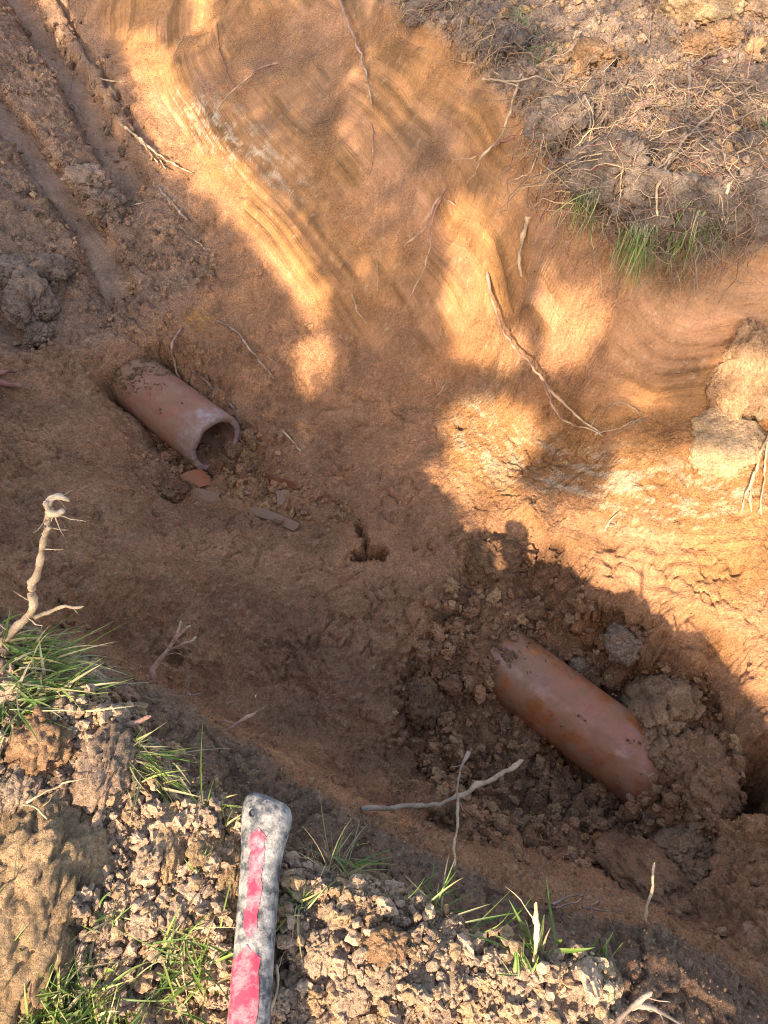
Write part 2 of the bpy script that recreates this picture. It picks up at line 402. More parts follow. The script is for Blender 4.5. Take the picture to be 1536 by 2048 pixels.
var = 1 + .30 * fbm(Pt, 9, 4, 81) + .22 * fbm(Pt, 130, 3, 83, .7) * (1 - .6 * drag_m) + .16 * (cid2 - .5) + .16 * (cid1 - .5) * loose
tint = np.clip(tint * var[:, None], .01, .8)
speck = sstep(.90, .96, cid2) * (1 - sstep(.25, .4, k1))
tint = mixc(tint, C_PALE[None], .3 * speck)

# ------------------------------------------------------------------ materials
def new_mat(name):
    m = bpy.data.materials.new(name)
    m.use_nodes = True
    nt = m.node_tree
    for n in list(nt.nodes):
        nt.nodes.remove(n)
    out = nt.nodes.new('ShaderNodeOutputMaterial')
    b = nt.nodes.new('ShaderNodeBsdfPrincipled')
    nt.links.new(b.outputs[0], out.inputs['Surface'])
    return m, nt, b
def N(nt, kind, **kw):
    n = nt.nodes.new(kind)
    for k, v in kw.items():
        if k in n.inputs.keys():
            n.inputs[k].default_value = v
        else:
            setattr(n, k, v)
    return n
def noise_node(nt, vec, scale, detail=4, rough=.6):
    n = N(nt, 'ShaderNodeTexNoise', Scale=scale, Detail=detail, Roughness=rough)
    nt.links.new(vec, n.inputs['Vector'])
    return n
def ramp(nt, fac, stops):
    r = nt.nodes.new('ShaderNodeValToRGB')
    e = r.color_ramp.elements
    while len(e) < len(stops):
        e.new(.5)
    for k, (p, c) in enumerate(stops):
        e[k].position = p
        e[k].color = (c[0], c[1], c[2], 1) if hasattr(c, '__len__') else (c, c, c, 1)
    nt.links.new(fac, r.inputs[0])
    return r
def mixrgb(nt, a, b, fac, mode='MIX'):
    m = N(nt, 'ShaderNodeMix', data_type='RGBA', blend_type=mode)
    for sock, val in ((m.inputs[6], a), (m.inputs[7], b), (m.inputs[0], fac)):
        if hasattr(val, 'is_linked') or isinstance(val, bpy.types.NodeSocket):
            nt.links.new(val, sock)
        elif hasattr(val, '__len__'):
            sock.default_value = (val[0], val[1], val[2], 1)
        else:
            sock.default_value = val
    return m.outputs[2]
def soil_mat(name, base=None, bump=1.0, dist=.0055, flow=False):
    """crumbly earth; colour from the mesh attribute `tint` or from one base colour"""
    m, nt, b = new_mat(name)
    tc = N(nt, 'ShaderNodeTexCoord')
    geo = N(nt, 'ShaderNodeNewGeometry')
    vec = geo.outputs['Position']
    if base is None:
        a = N(nt, 'ShaderNodeAttribute', attribute_name='tint')
        c = a.outputs['Color']
    else:
        oi = N(nt, 'ShaderNodeObjectInfo')
        big = noise_node(nt, vec, 22, 4, .65)
        r = ramp(nt, big.outputs['Fac'], [(.28, np.array(base) * .62), (.5, base), (.74, np.minimum(np.array(base) * 1.45, .8))])
        hv = N(nt, 'ShaderNodeHueSaturation')
        mr = N(nt, 'ShaderNodeMapRange')
        mr.inputs[3].default_value = .78; mr.inputs[4].default_value = 1.2
        nt.links.new(oi.outputs['Random'], mr.inputs[0])
        nt.links.new(mr.outputs[0], hv.inputs['Value'])
        nt.links.new(r.outputs[0], hv.inputs['Color'])
        c = hv.outputs[0]
    fine = noise_node(nt, vec, 260, 5, .7)
    fr = ramp(nt, fine.outputs['Fac'], [(.28, .5), (.5, 1.0), (.72, 1.5)])
    sm = None
    if flow:                                   # where the bucket dragged, the clay is smeared smooth and streaked
        at_ = N(nt, 'ShaderNodeAttribute', attribute_name='smeared'); sm = at_.outputs['Fac']
        inv = N(nt, 'ShaderNodeMapRange'); inv.inputs[3].default_value = .9; inv.inputs[4].default_value = .42
        nt.links.new(sm, inv.inputs[0])
        c = mixrgb(nt, c, fr.outputs[0], inv.outputs[0], 'MULTIPLY')
        fl = N(nt, 'ShaderNodeAttribute', attribute_name='flow')
        st = noise_node(nt, fl.outputs['Vector'], 1.0, 7, .68)
        sr_ = ramp(nt, st.outputs['Fac'], [(.28, .6), (.44, .92), (.54, 1.03), (.72, 1.3)])
        c = mixrgb(nt, c, sr_.outputs[0], sm, 'MULTIPLY')
    else:
        c = mixrgb(nt, c, fr.outputs[0], .9, 'MULTIPLY')
    pore = N(nt, 'ShaderNodeTexVoronoi', Scale=150.0)
    nt.links.new(vec, pore.inputs['Vector'])
    pr = ramp(nt, pore.outputs['Distance'], [(.06, .45), (.17, 1.0)])
    c = mixrgb(nt, c, pr.outputs[0], .7, 'MULTIPLY')
    grit = N(nt, 'ShaderNodeTexVoronoi', Scale=420.0)
    nt.links.new(vec, grit.inputs['Vector'])
    gr = ramp(nt, grit.outputs['Color'], [(.86, 0.0), (.92, 1.0)])
    c = mixrgb(nt, c, (.50, .40, .28), mixrgb(nt, (0, 0, 0), gr.outputs[0], .28), 'MIX')
    nt.links.new(c, b.inputs['Base Color'])
    b.inputs['Roughness'].default_value = .93
    b.inputs['Specular IOR Level'].default_value = .22
    med = noise_node(nt, vec, 120, 6, .72)
    v2 = N(nt, 'ShaderNodeTexVoronoi', Scale=210.0)
    nt.links.new(vec, v2.inputs['Vector'])
    add = N(nt, 'ShaderNodeMath', operation='MULTIPLY_ADD')
    nt.links.new(v2.outputs['Distance'], add.inputs[0])
    add.inputs[1].default_value = -.55
    nt.links.new(med.outputs['Fac'], add.inputs[2])
    bp = N(nt, 'ShaderNodeBump', Strength=.9 * bump, Distance=dist)
    nt.links.new(add.outputs[0], bp.inputs['Height'])
    fin = noise_node(nt, vec, 430, 6, .75)
    bp2 = N(nt, 'ShaderNodeBump', Strength=1.0, Distance=.0032 * bump)
    nt.links.new(fin.outputs['Fac'], bp2.inputs['Height'])
    nt.links.new(bp.outputs[0], bp2.inputs['Normal'])
    if flow:
        i2 = N(nt, 'ShaderNodeMapRange'); i2.inputs[3].default_value = 1.0; i2.inputs[4].default_value = .25
        nt.links.new(sm, i2.inputs[0]); nt.links.new(i2.outputs[0], bp2.inputs['Strength']); nt.links.new(i2.outputs[0], bp.inputs['Strength'])
        bp3 = N(nt, 'ShaderNodeBump', Distance=.012)
        nt.links.new(sm, bp3.inputs['Strength']); nt.links.new(st.outputs['Fac'], bp3.inputs['Height']); nt.links.new(bp2.outputs[0], bp3.inputs['Normal'])
        bp2 = bp3
    nt.links.new(bp2.outputs[0], b.inputs['Normal'])
    return m
def attr_tint_mat(name, rough=.7, bump=.4, scale=300, spec=.3):
    m, nt, b = new_mat(name)
    geo = N(nt, 'ShaderNodeNewGeometry')
    a = N(nt, 'ShaderNodeAttribute', attribute_name='tint')
    f = noise_node(nt, geo.outputs['Position'], scale, 4, .65)
    fr = ramp(nt, f.outputs['Fac'], [(.3, .6), (.5, 1.0), (.7, 1.3)])
    nt.links.new(mixrgb(nt, a.outputs['Color'], fr.outputs[0], .8, 'MULTIPLY'), b.inputs['Base Color'])
    b.inputs['Roughness'].default_value = rough
    b.inputs['Specular IOR Level'].default_value = spec
    bp = N(nt, 'ShaderNodeBump', Strength=bump, Distance=.0015)
    nt.links.new(f.outputs['Fac'], bp.inputs['Height'])
    nt.links.new(bp.outputs[0], b.inputs['Normal'])
    return m
M_SOIL = soil_mat('dug_soil', flow=True)
M_CRUMB = soil_mat('loose_crumbs', bump=.9, dist=.004)
M_CLOD = {'dry': soil_mat('dry_topsoil_clod', C_TOP * 1.05), 'ochre': soil_mat('ochre_clay_clod', lin(176, 142, 104)),
          'moist': soil_mat('moist_clay_clod', lin(142, 102, 70)), 'brown': soil_mat('brown_subsoil_clod', lin(158, 120, 86)), 'grey': soil_mat('grey_topsoil_clod', lin(146, 118, 94))}
M_ROOT = attr_tint_mat('root_bark', .75, .6, 420)

def grass_mat():
    m, nt, b = new_mat('grass_blade')
    a = N(nt, 'ShaderNodeAttribute', attribute_name='tint')
    nt.links.new(a.outputs['Color'], b.inputs['Base Color'])
    b.inputs['Roughness'].default_value = .5
    b.inputs['Specular IOR Level'].default_value = .35
    tr = N(nt, 'ShaderNodeBsdfTranslucent')
    nt.links.new(a.outputs['Color'], tr.inputs['Color'])
    mx = N(nt, 'ShaderNodeMixShader', Fac=.35)
    out = [n for n in nt.nodes if n.type == 'OUTPUT_MATERIAL'][0]
    nt.links.new(b.outputs[0], mx.inputs[1]); nt.links.new(tr.outputs[0], mx.inputs[2])
    nt.links.new(mx.outputs[0], out.inputs['Surface'])
    return m
M_GRASS = grass_mat()

# ------------------------------------------------------------------ building helpers
def set_tint(me, cols):
    a = me.color_attributes.new('tint', 'FLOAT_COLOR', 'POINT')
    d = np.ones((len(me.vertices), 4), np.float32)
    d[:, :3] = cols
    a.data.foreach_set('color', d.ravel())
def mesh_np(name, verts, faces, mat, cols=None, smooth=True):
    """faces: int array (n,3) or (n,4)"""
    me = bpy.data.meshes.new(name)
    verts = np.asarray(verts, np.float32); faces = np.asarray(faces, np.int32)
    k = faces.shape[1]
    me.vertices.add(len(verts)); me.vertices.foreach_set('co', verts.ravel())
    me.loops.add(faces.size); me.loops.foreach_set('vertex_index', faces.ravel())
    me.polygons.add(len(faces))
    me.polygons.foreach_set('loop_start', np.arange(0, faces.size, k, dtype=np.int32))
    me.polygons.foreach_set('loop_total', np.full(len(faces), k, np.int32))
    me.update(calc_edges=True)
    me.polygons.foreach_set('use_smooth', np.full(len(faces), smooth, bool))
    if cols is not None:
        set_tint(me, cols)
    if mat:
        me.materials.append(mat)
    return me
def link(name, me, parent=None):
    o = bpy.data.objects.new(name, me)
    COL.objects.link(o)
    if parent is not None:
        o.parent = parent
    return o
def tag(o, label=None, cat=None, group=None, kind=None):
    if label: o['label'] = label
    if cat: o['category'] = cat
    if group: o['group'] = group
    if kind: o['kind'] = kind
    return o

# ------------------------------------------------------------------ the setting: one continuous dug surface in four pieces
idx = np.arange(NR * NC).reshape(NR, NC)
quads = np.stack([idx[:-1, :-1], idx[:-1, 1:], idx[1:, 1:], idx[1:, :-1]], -1).reshape(-1, 4)
qc = quads[:, 0]
region = np.full(len(quads), 1)
region[(m_wall[qc] > .5)] = 2
region[(m_far[qc] > .5)] = 3
region[(m_should[qc] > .5) & (Zb[qc] > -.17)] = 0
NAMES = ['near_bank_ground', 'trench_floor_ground', 'trench_wall', 'far_bank_ground']
LBL = ['near bank of loose topsoil and grass at the trench lip', 'brown clay floor of the trench around the drain pipes', 'sloping ochre clay face of the trench with bucket drag marks', 'far bank of loose topsoil matted with fine roots']
for r in range(4):
    q = quads[region == r]
    used = np.unique(q)
    remap = np.zeros(NR * NC, np.int32); remap[used] = np.arange(len(used))
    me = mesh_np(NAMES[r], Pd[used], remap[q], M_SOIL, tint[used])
    fa_ = me.attributes.new('flow', 'FLOAT_VECTOR', 'POINT'); fa_.data.foreach_set('vector', np.stack([X * 1.5, Y * 1.5, zs * 70], 1)[used].astype(np.float32).ravel())
    sa_ = me.attributes.new('smeared', 'FLOAT', 'POINT'); sa_.data.foreach_set('value', np.clip(np.maximum(drag_m, .5 * smear), 0, 1)[used].astype(np.float32))
    nd = Nd[used].astype(np.float32)
    o = tag(link(NAMES[r], me), LBL[r], 'ground', kind='structure')
    me.normals_split_custom_set_from_vertices(nd.tolist())

# coarse copy for ray casting
si = idx[::2, ::2]
cq = np.stack([si[:-1, :-1], si[:-1, 1:], si[1:, 1:], si[1:, :-1]], -1).reshape(-1, 4)
cu = np.unique(cq); cm = np.zeros(NR * NC, np.int32); cm[cu] = np.arange(len(cu))
BVH = BVHTree.FromPolygons(Pd[cu].tolist(), cm[cq].tolist())
CAMV = Vector((0, 0, CAM_H))
def G(u, v, lift=0.0):
    """where the sight line through a photograph pixel meets the ground, `lift` metres in front of it"""
    r = Vector(ray(u, v))
    hit = BVH.ray_cast(CAMV, r.normalized())
    p = hit[0] if hit[0] is not None else Vector(at_z(u, v, -.02))
    return np.array(p - r.normalized() * lift)
def Gn(u, v):
    hit = BVH.ray_cast(CAMV, Vector(ray(u, v)).normalized())
    return (np.array(hit[0]), np.array(hit[1])) if hit[0] is not None else (at_z(u, v, 0), np.array([0, 0, 1.]))
def drop(x, y):
    hit = BVH.ray_cast(Vector((x, y, 2)), Vector((0, 0, -1)))
    return hit[0].z if hit[0] is not None else 0.0
#PART2
# ------------------------------------------------------------------ lawn beyond the dig, out to the horizon
bl = np.concatenate([idx[0, :], idx[1:, -1], idx[-1, -2::-1], idx[-2:0:-1, 0]])
bl = bl[::4]
B0 = Pd[bl]
cen = np.array([0.0, 1.3])
vv, rings = [B0 - np.array([0, 0, .002])], [0.0, .12, .35, .8, 2, 5, 12, 30, 70]
for k in range(1, len(rings)):
    d = B0[:, :2] - cen
    d /= np.linalg.norm(d, axis=1, keepdims=True)
    xy = B0[:, :2] + d * rings[k]
    f = min(1, rings[k] / .8)
    z = B0[:, 2] * (1 - f) ** 2 + .03 * perlin(np.column_stack([xy, 0 * xy[:, 0]]), 1.3, 8) * min(1, rings[k]) - .002
    vv.append(np.column_stack([xy, z]))
nb = len(bl)
fa = []
for k in range(len(rings) - 1):
    a = np.arange(nb); b2 = (a + 1) % nb
    fa.append(np.stack([k * nb + a, (k + 1) * nb + a, (k + 1) * nb + b2, k * nb + b2], 1))
m, nt, b = new_mat('lawn')
geo = N(nt, 'ShaderNodeNewGeometry')
n1 = noise_node(nt, geo.outputs['Position'], 6, 6, .7)
r1 = ramp(nt, n1.outputs['Fac'], [(.36, tuple(C_TOP)), (.5, (.07, .11, .03)), (.7, (.11, .16, .04))])
nt.links.new(r1.outputs[0], b.inputs['Base Color'])
b.inputs['Roughness'].default_value = .9
bp = N(nt, 'ShaderNodeBump', Strength=.8, Distance=.03)
nt.links.new(n1.outputs['Fac'], bp.inputs['Height']); nt.links.new(bp.outputs[0], b.inputs['Normal'])
tag(link('lawn_ground', mesh_np('lawn_ground', np.concatenate(vv), np.concatenate(fa), m)), kind='structure')

# ------------------------------------------------------------------ drain pipes
def pipe_mat(name, rough, spec):
    m, nt, b = new_mat(name)
    geo = N(nt, 'ShaderNodeNewGeometry')
    a = N(nt, 'ShaderNodeAttribute', attribute_name='tint')
    f = noise_node(nt, geo.outputs['Position'], 90, 6, .7)
    d = noise_node(nt, geo.outputs['Position'], 26, 6, .75)
    fr = ramp(nt, f.outputs['Fac'], [(.3, .78), (.5, 1.0), (.7, 1.15)])
    c = mixrgb(nt, a.outputs['Color'], fr.outputs[0], .8, 'MULTIPLY')
    dr = ramp(nt, d.outputs['Fac'], [(.47, 0.0), (.56, .5), (.66, 1.0)])
    c = mixrgb(nt, c, tuple(lin(136, 102, 74)), mixrgb(nt, (0, 0, 0), dr.outputs[0], .75))
    sc = noise_node(nt, geo.outputs['Position'], 230, 3, .6)
    scr_ = ramp(nt, sc.outputs['Fac'], [(.60, 0.0), (.64, 1.0)])
    c = mixrgb(nt, c, tuple(lin(118, 88, 64)), mixrgb(nt, (0, 0, 0), scr_.outputs[0], .6))
    nt.links.new(c, b.inputs['Base Color'])
    rr = ramp(nt, d.outputs['Fac'], [(.42, rough), (.58, .9)])
    nt.links.new(rr.outputs[0], b.inputs['Roughness'])
    b.inputs['Specular IOR Level'].default_value = spec
    bp = N(nt, 'ShaderNodeBump', Strength=.25, Distance=.0012)
    nt.links.new(f.outputs['Fac'], bp.inputs['Height']); nt.links.new(bp.outputs[0], b.inputs['Normal'])
    return m
M_PIPE1 = pipe_mat('weathered_clay_pipe', .62, .4)
M_PIPE2 = pipe_mat('glazed_clay_pipe', .18, .65)
C_TERRA = lin(150, 86, 50)
def axis_frame():
    ax = np.array([PD[0], PD[1], 0.0]); sd_ = np.array([PN[0], PN[1], 0.0]); up = np.array([0, 0, 1.0])
    return ax, sd_, up
def pipe_mesh(name, s0, s1, mat, lime_end=False, z=PIPE_Z, off=0.0, rs=1.0, base_col=C_TERRA):
    ax, sd_, up = axis_frame()
    n_a, n_s = 96, 60
    th = np.linspace(0, 2 * math.pi, n_a, endpoint=False)
    ring = np.stack([np.cos(th), np.sin(th), 0 * th], 1)
    # a broken end: the rim steps back where chips came away
    jag = .006 * perlin(ring + 5, 1.6, 3) + .0035 * perlin(ring + 9, 6, 4)
    prof = []
    base = np.array([PA[0], PA[1], z]) + sd_ * off
    ss = np.linspace(s0, s1, n_s)
    for s in ss:
        prof.append((s, PIPE_R))
    for t in (.25, .6, 1.0):
        prof.append((s1 + .0015 * math.sin(t * math.pi), PIPE_R - .0135 * t))
    for s in ss[::-3]:
        prof.append((s - .001, PIPE_R - .0137))
    vs_, cs = [], []
    for k, (s, r) in enumerate(prof):
        g = max(0, 1 - abs(s - s1) / .05)
        j = (jag if lime_end else jag * .2) * g ** 2
        rad = r * rs * (1 + .006 * perlin(ring * 1.0 + s * 8, 2.0, 6))
        P = base + ax * (s + j)[:, None] + sd_ * (np.cos(th) * rad)[:, None] + up * (np.sin(th) * rad)[:, None]
        col = np.tile(base_col, (n_a, 1)) * (1 + .22 * perlin(P, 30, 12))[:, None]
        if lime_end:
            w = sstep(.058, .02, (s1 - s) + .03 * fbm(P, 45, 3, 14)) * (.35 + .6 * sstep(-.3, .25, fbm(P, 70, 3, 17)))
            if n_s <= k < n_s + 3: w = np.full(n_a, .8)
            if k >= n_s + 3:
                w = w * .2; col = col * .6  # dirty bore, darkened further in colour to stand for its shade
            col = mixc(col, lin(158, 138, 130)[None], np.clip(w, 0, 1))
            w2 = sstep(.05, .3, fbm(P, 22, 3, 18))
            col = mixc(col, lin(150, 112, 84)[None], .6 * w2)
            wb = sstep(s0 + .25, s0 + .16, s + .05 * fbm(P, 20, 3, 23))
            col = mixc(col, lin(136, 98, 68)[None], .85 * np.clip(wb, 0, 1))
        else:
            w2 = sstep(-.15, .3, fbm(P, 16, 3, 19)) * sstep(s0 + .30, s0 + .08, s)
            col = mixc(col, lin(134, 98, 68)[None], .85 * w2)
        vs_.append(P); cs.append(col)
    m_ = len(prof)
    a = np.arange(n_a); a2 = (a + 1) % n_a
    f = np.concatenate([np.stack([k * n_a + a, k * n_a + a2, (k + 1) * n_a + a2, (k + 1) * n_a + a], 1) for k in range(m_ - 1)])
    return mesh_np(name, np.concatenate(vs_), f, mat, np.concatenate(cs))
pipe1 = tag(link('clay_pipe', pipe_mesh('clay_pipe', S1_BEG - .16, S1_END, M_PIPE1, True, base_col=lin(144, 92, 68))), 'broken terracotta drain pipe with open jagged mouth and pale lime crust', 'pipe', 'clay drain pipes')
pipe2 = tag(link('clay_pipe', pipe_mesh('clay_pipe', S2_BEG - .10, S2_END + .07, M_PIPE2, rs=.93)), 'smooth glossy terracotta drain pipe half buried in the deep pit', 'pipe', 'clay drain pipes')

# ------------------------------------------------------------------ loose crumbs of soil, too many to count
def ico(level):
    bm = bmesh.new()
    bmesh.ops.create_icosphere(bm, subdivisions=level, radius=1.0)
    v = np.array([x.co[:] for x in bm.verts]); f = np.array([[q.index for q in p.verts] for p in bm.faces])
    bm.free()
    return v, f
ICO = {k: ico(k) for k in (1, 2, 3, 4, 5, 6)}
def lump(level, seed, rough=.3, flat=(1, .85, .7), cut=.55):
    v, f = ICO[level]
    o = np.array([seed * 3.17, seed * 1.31, seed * .77])
    g = np.random.default_rng(seed)
    pl = g.normal(size=(11, 3)); pl /= np.linalg.norm(pl, axis=1, keepdims=True)
    dist_ = g.uniform(cut, cut + .43, 11)
    r = np.full(len(v), 1.12)
    for a, d_ in zip(pl, dist_):                      # broken faces
        c_ = v @ a
        r = np.where(c_ > .05, np.minimum(r, d_ / np.maximum(c_, .05)), r)
    r = r + rough * .7 * perlin(v + o, .9, seed) + rough * .5 * perlin(v + o, 2.2, seed + 1)
    if level >= 3:
        w1, w2, wc = worley(v + o + .1 * np.stack([perlin(v, 3, seed), perlin(v, 3, seed + 5), perlin(v, 3, seed + 6)], 1), 1.7, seed)
        r += rough * .55 * (.55 - w1) + rough * .35 * (wc - .5) - rough * .38 * (1 - sstep(0, .10, w2 - w1))
        r += rough * .30 * fbm(v + o, 5, 2, seed + 2)
    if level >= 4:
        q1, q2, qc_ = worley(v + o, 6.5, seed + 3)
        kq = .34 if level == 4 else .14 if level == 5 else .05
        r += rough * kq * (.5 - q1) + rough * .16 * (qc_ - .5) + rough * (.16 if level == 4 else .24 if level == 5 else .12) * fbm(v + o, 11, 3, seed + 4, .65)
        r -= rough * .5 * sstep(.72, .95, perlin(v + o, 4, seed + 9) + .5)
    return v * r[:, None] * np.array(flat), f
def rot_mats(n):
    q = RNG.normal(size=(n, 4)); q /= np.linalg.norm(q, axis=1, keepdims=True)
    w, x, y, z = q.T
    return np.stack([np.stack([1-2*(y*y+z*z), 2*(x*y-z*w), 2*(x*z+y*w)], 1), np.stack([2*(x*y+z*w), 1-2*(x*x+z*z), 2*(y*z-x*w)], 1), np.stack([2*(x*z-y*w), 2*(y*z+x*w), 1-2*(x*x+y*y)], 1)], 1)
gy = np.gradient(Y1); cell_area = np.repeat(gy * HW * 2 / NC, NC) / np.clip(Nb[:, 2], .3, 1)
inview = ((U > -160) & (U < 1700) & (V > -120) & (V < 2180)).astype(float)
def scatter(name, n, weight, lo, hi, level, power=2.2, label=None, shade=(.85, 1.2), sink=.25):
    w = weight * cell_area * inview
    c = np.cumsum(w); c /= c[-1]
    pick = np.searchsorted(c, RNG.random(n))
    size = lo + (hi - lo) * RNG.random(n) ** power
    pos = Pd[pick] + RNG.normal(size=(n, 3)) * .0015 + Nd[pick] * (size * (1 - sink) * .6)[:, None]
    col = tint[pick] * (shade[0] + (shade[1] - shade[0]) * RNG.random(n))[:, None]
    hue = RNG.random(n)
    col = mixc(col, lin(172, 136, 92)[None], .55 * (hue > .72)); col = mixc(col, lin(110, 90, 76)[None], .4 * (hue < .12))
    return build_lumps(name, pos, size, col, level)
def build_lumps(name, pos, size, col, level, mat=None, parent=None):
    n = len(pos)
    protos = [lump(level, 40 + k, .55, (1, .82, .62), .48) for k in range(10)]
    R = rot_mats(n)
    which = RNG.integers(0, 10, n)
    nv = len(ICO[level][0]); f0 = ICO[level][1]
    PV = np.stack([p[0] for p in protos])[which]
    W = np.einsum('nij,nvj->nvi', R, PV) * size[:, None, None] + pos[:, None, :]
    F = (f0[None] + (np.arange(n) * nv)[:, None, None]).reshape(-1, 3)
    o = link(name, mesh_np(name, W.reshape(-1, 3), F, mat or M_CRUMB, np.repeat(col, nv, 0), smooth=False), parent)
    return tag(o, kind='stuff')
clump = sstep(-.2, .35, fbm(Pt, 9, 2, 101))
clump2 = sstep(-.05, .3, fbm(Pt, 14, 2, 105))
lawn_m = np.clip(poly_mask(U, V, [(-200,1975),(120,1965),(250,1985),(260,2100),(-200,2200)], 40) + .8 * poly_mask(U, V, [(-100,1290),(120,1300),(140,1400),(60,1440),(-100,1420)], 40) + .7 * poly_mask(U, V, [(330,1870),(410,1880),(410,2000),(340,1990)], 40), 0, 1)
near_w = m_near * (.35 + clump) * (1 - low) * (1 - .85 * lawn_m)
tag(scatter('soil_crumbs', 7000, near_w, .0016, .0085, 2, 2.4), 'loose crumbs of dry topsoil over the near bank', 'soil crumbs')
tag(scatter('fine_soil_crumbs', 15000, near_w + .2 * m_should, .0009, .0030, 1, 1.5), 'fine grit of dry topsoil over the near bank', 'soil crumbs')
tag(scatter('soil_crumbs', 4600, m_far * (.3 + clump), .0018, .0095, 2, 2.4), 'loose crumbs of topsoil on the far bank among roots', 'soil crumbs')
tag(scatter('fine_soil_crumbs', 7000, m_far * (.3 + clump), .0012, .004, 1, 1.5), 'fine grit of topsoil on the far bank among roots', 'soil crumbs')
pit_w = (m_pit + .55 * m_mouth) * (.25 + clump2)
tag(scatter('moist_soil_crumbs', 3600, pit_w, .002, .011, 2, 2.4, shade=(.8, 1.25)), 'moist crumbs of clay piled round the pipes', 'soil crumbs')
tag(scatter('moist_soil_crumbs', 2600, .8 * m_left * clump2 + .25 * m_floor * clump2 * clump + .5 * m_shelf * clump2 * clump * sstep(820, 780, V), .0018, .011, 2, 2.8), 'scattered clay crumbs over the trench floor and tooth marks', 'soil crumbs')
tag(scatter('fine_soil_crumbs', 9000, m_floor * (.25 + clump2) + m_pit + .22 * m_wall * clump2 + .5 * m_shelf * clump2, .0010, .0032, 1, 1.6), 'fine clay grit over the trench floor, shelf and face', 'soil crumbs')
tag(scatter('soil_lumps', 520, near_w * (.2 + clump2), .006, .0125, 3, 1.6), 'broken lumps of dry topsoil over the near bank', 'soil crumbs')
tag(scatter('soil_lumps', 330, m_far * (.2 + clump2), .007, .014, 3, 1.6), 'broken lumps of topsoil over the far bank', 'soil crumbs')
tag(scatter('moist_soil_lumps', 420, pit_w, .007, .017, 3, 1.6), 'broken lumps of moist clay in the pit', 'soil crumbs')
# soil stuck on the pipes
def pipe_crumbs(n, s0, s1, spread, seed, parent, cover, lo=.0007, hi=.0042, name='soil_crust'):
    ax, sd_, up = axis_frame()
    s = RNG.uniform(s0, s1, n * 6); th = np.pi / 2 + RNG.normal(size=n * 6) * spread
    P = np.array([PA[0], PA[1], PIPE_Z]) + ax * s[:, None] + (sd_ * np.cos(th)[:, None] + up * np.sin(th)[:, None]) * PIPE_R
    keep = np.where(fbm(P, 34, 3, seed) + cover(s, th) > .16)[0][:n]
    size = lo + (hi - lo) * RNG.random(len(keep)) ** 3
    nrm = (sd_ * np.cos(th)[:, None] + up * np.sin(th)[:, None])[keep]
    col = np.tile(lin(128, 96, 66), (len(keep), 1)) * RNG.uniform(.7, 1.25, len(keep))[:, None]
    build_lumps(name, P[keep] + nrm * (size * .35)[:, None], size, col, 1, parent=parent)
pipe_crumbs(260, S2_BEG - .01, S2_END + .02, .8, 33, pipe2, lambda s, t: .32 * sstep(S2_BEG + .11, S2_BEG, s) - .16 + .1 * (np.cos(t) < -.3))
pipe_crumbs(420, S1_BEG - .01, S1_END - .06, .6, 35, pipe1, lambda s, t: .45 * np.exp(-((s - S1_BEG - .045) / .035) ** 2) - .22)
pipe_crumbs(700, S1_BEG - .03, S1_BEG + .05, .75, 36, pipe1, lambda s, t: .9 * sstep(S1_BEG + .05, S1_BEG - .01, s) - .2, .001, .006)

pipe_crumbs(650, S2_BEG - .03, S2_BEG + .07, .9, 38, pipe2, lambda s, t: .9 * sstep(S2_BEG + .07, S2_BEG, s) - .25, .001, .007)

# ------------------------------------------------------------------ clods that can be picked out one by one
CLODN = [0]
def hero_clod(u, v, w_px, h_px, mat, label, lift=.3, rough=.3, rotz=None, thick=.7, level=5, group=None, name='soil_clod'):
    CLODN[0] += 1
    p, _ = Gn(u, v)
    nrm = Nb[np.argmin(((Pt - p) ** 2).sum(1))]
    dep = p[1] * CP - (p[2] - CAM_H) * SP
    rx = w_px * dep / FPX / 2; ry = h_px * dep / FPX / 2
    verts, f = lump(level, 200 + CLODN[0] * 7, rough * 1.2, (1, 1, 1), .74)
    # wide across the picture, tall along the ground slope
    t = np.array([1.0, 0, 0]); t -= nrm * t.dot(nrm); t /= np.linalg.norm(t)
    bt = np.cross(nrm, t)
    fac = max(.45, abs(np.dot(bt, np.array([0, SP, CP]))))
    V3 = verts[:, :1] * t * rx + verts[:, 1:2] * bt * (ry / fac) + verts[:, 2:] * nrm * (min(rx, ry) * thick)
    if rotz:
        c, s = math.cos(rotz), math.sin(rotz)
        a, b_ = verts[:, 0] * c - verts[:, 1] * s * ry / rx, verts[:, 0] * s * rx / ry + verts[:, 1] * c
        V3 = a[:, None] * t * rx + b_[:, None] * bt * (ry / fac) + verts[:, 2:] * nrm * (min(rx, ry) * thick)
    o = link(name, mesh_np(name, V3, f, M_CLOD[mat]))
    o.location = p + nrm * min(rx, ry) * thick * lift
    return tag(o, label, 'soil clod', group)
H = hero_clod
H(62, 1800, 265, 330, 'ochre', 'largest block of ochre clay lying on the near bank at the frame edge', .3, .2, thick=.6, level=6)
H(85, 1505, 120, 130, 'brown', 'rounded brown clod below the big green grass tuft', .4)
H(215, 1535, 95, 120, 'grey', 'upright grey brown clod between two grass tufts on the near bank', .4)
H(140, 1590, 90, 100, 'grey', 'crumbly grey clod above the largest ochre block', .3)
H(35, 1590, 75, 95, 'dry', 'dry clod at the frame edge just above the largest ochre block', .3)
H(342, 1692, 60, 92, 'ochre', 'ochre clod standing apart left of the hammer grip', .5)
H(412, 1712, 66, 62, 'ochre', 'small ochre clod nearest the grass beside the hammer grip', .5)
H(462, 1742, 55, 95, 'ochre', 'ochre clod touching the hammer handle', .4)
H(306, 2015, 66, 56, 'ochre', 'flat ochre clod at the bottom edge beside the grass', .5)
H(290, 1850, 70, 64, 'dry', 'pale dry clod midway between the ochre block and the hammer', .35)
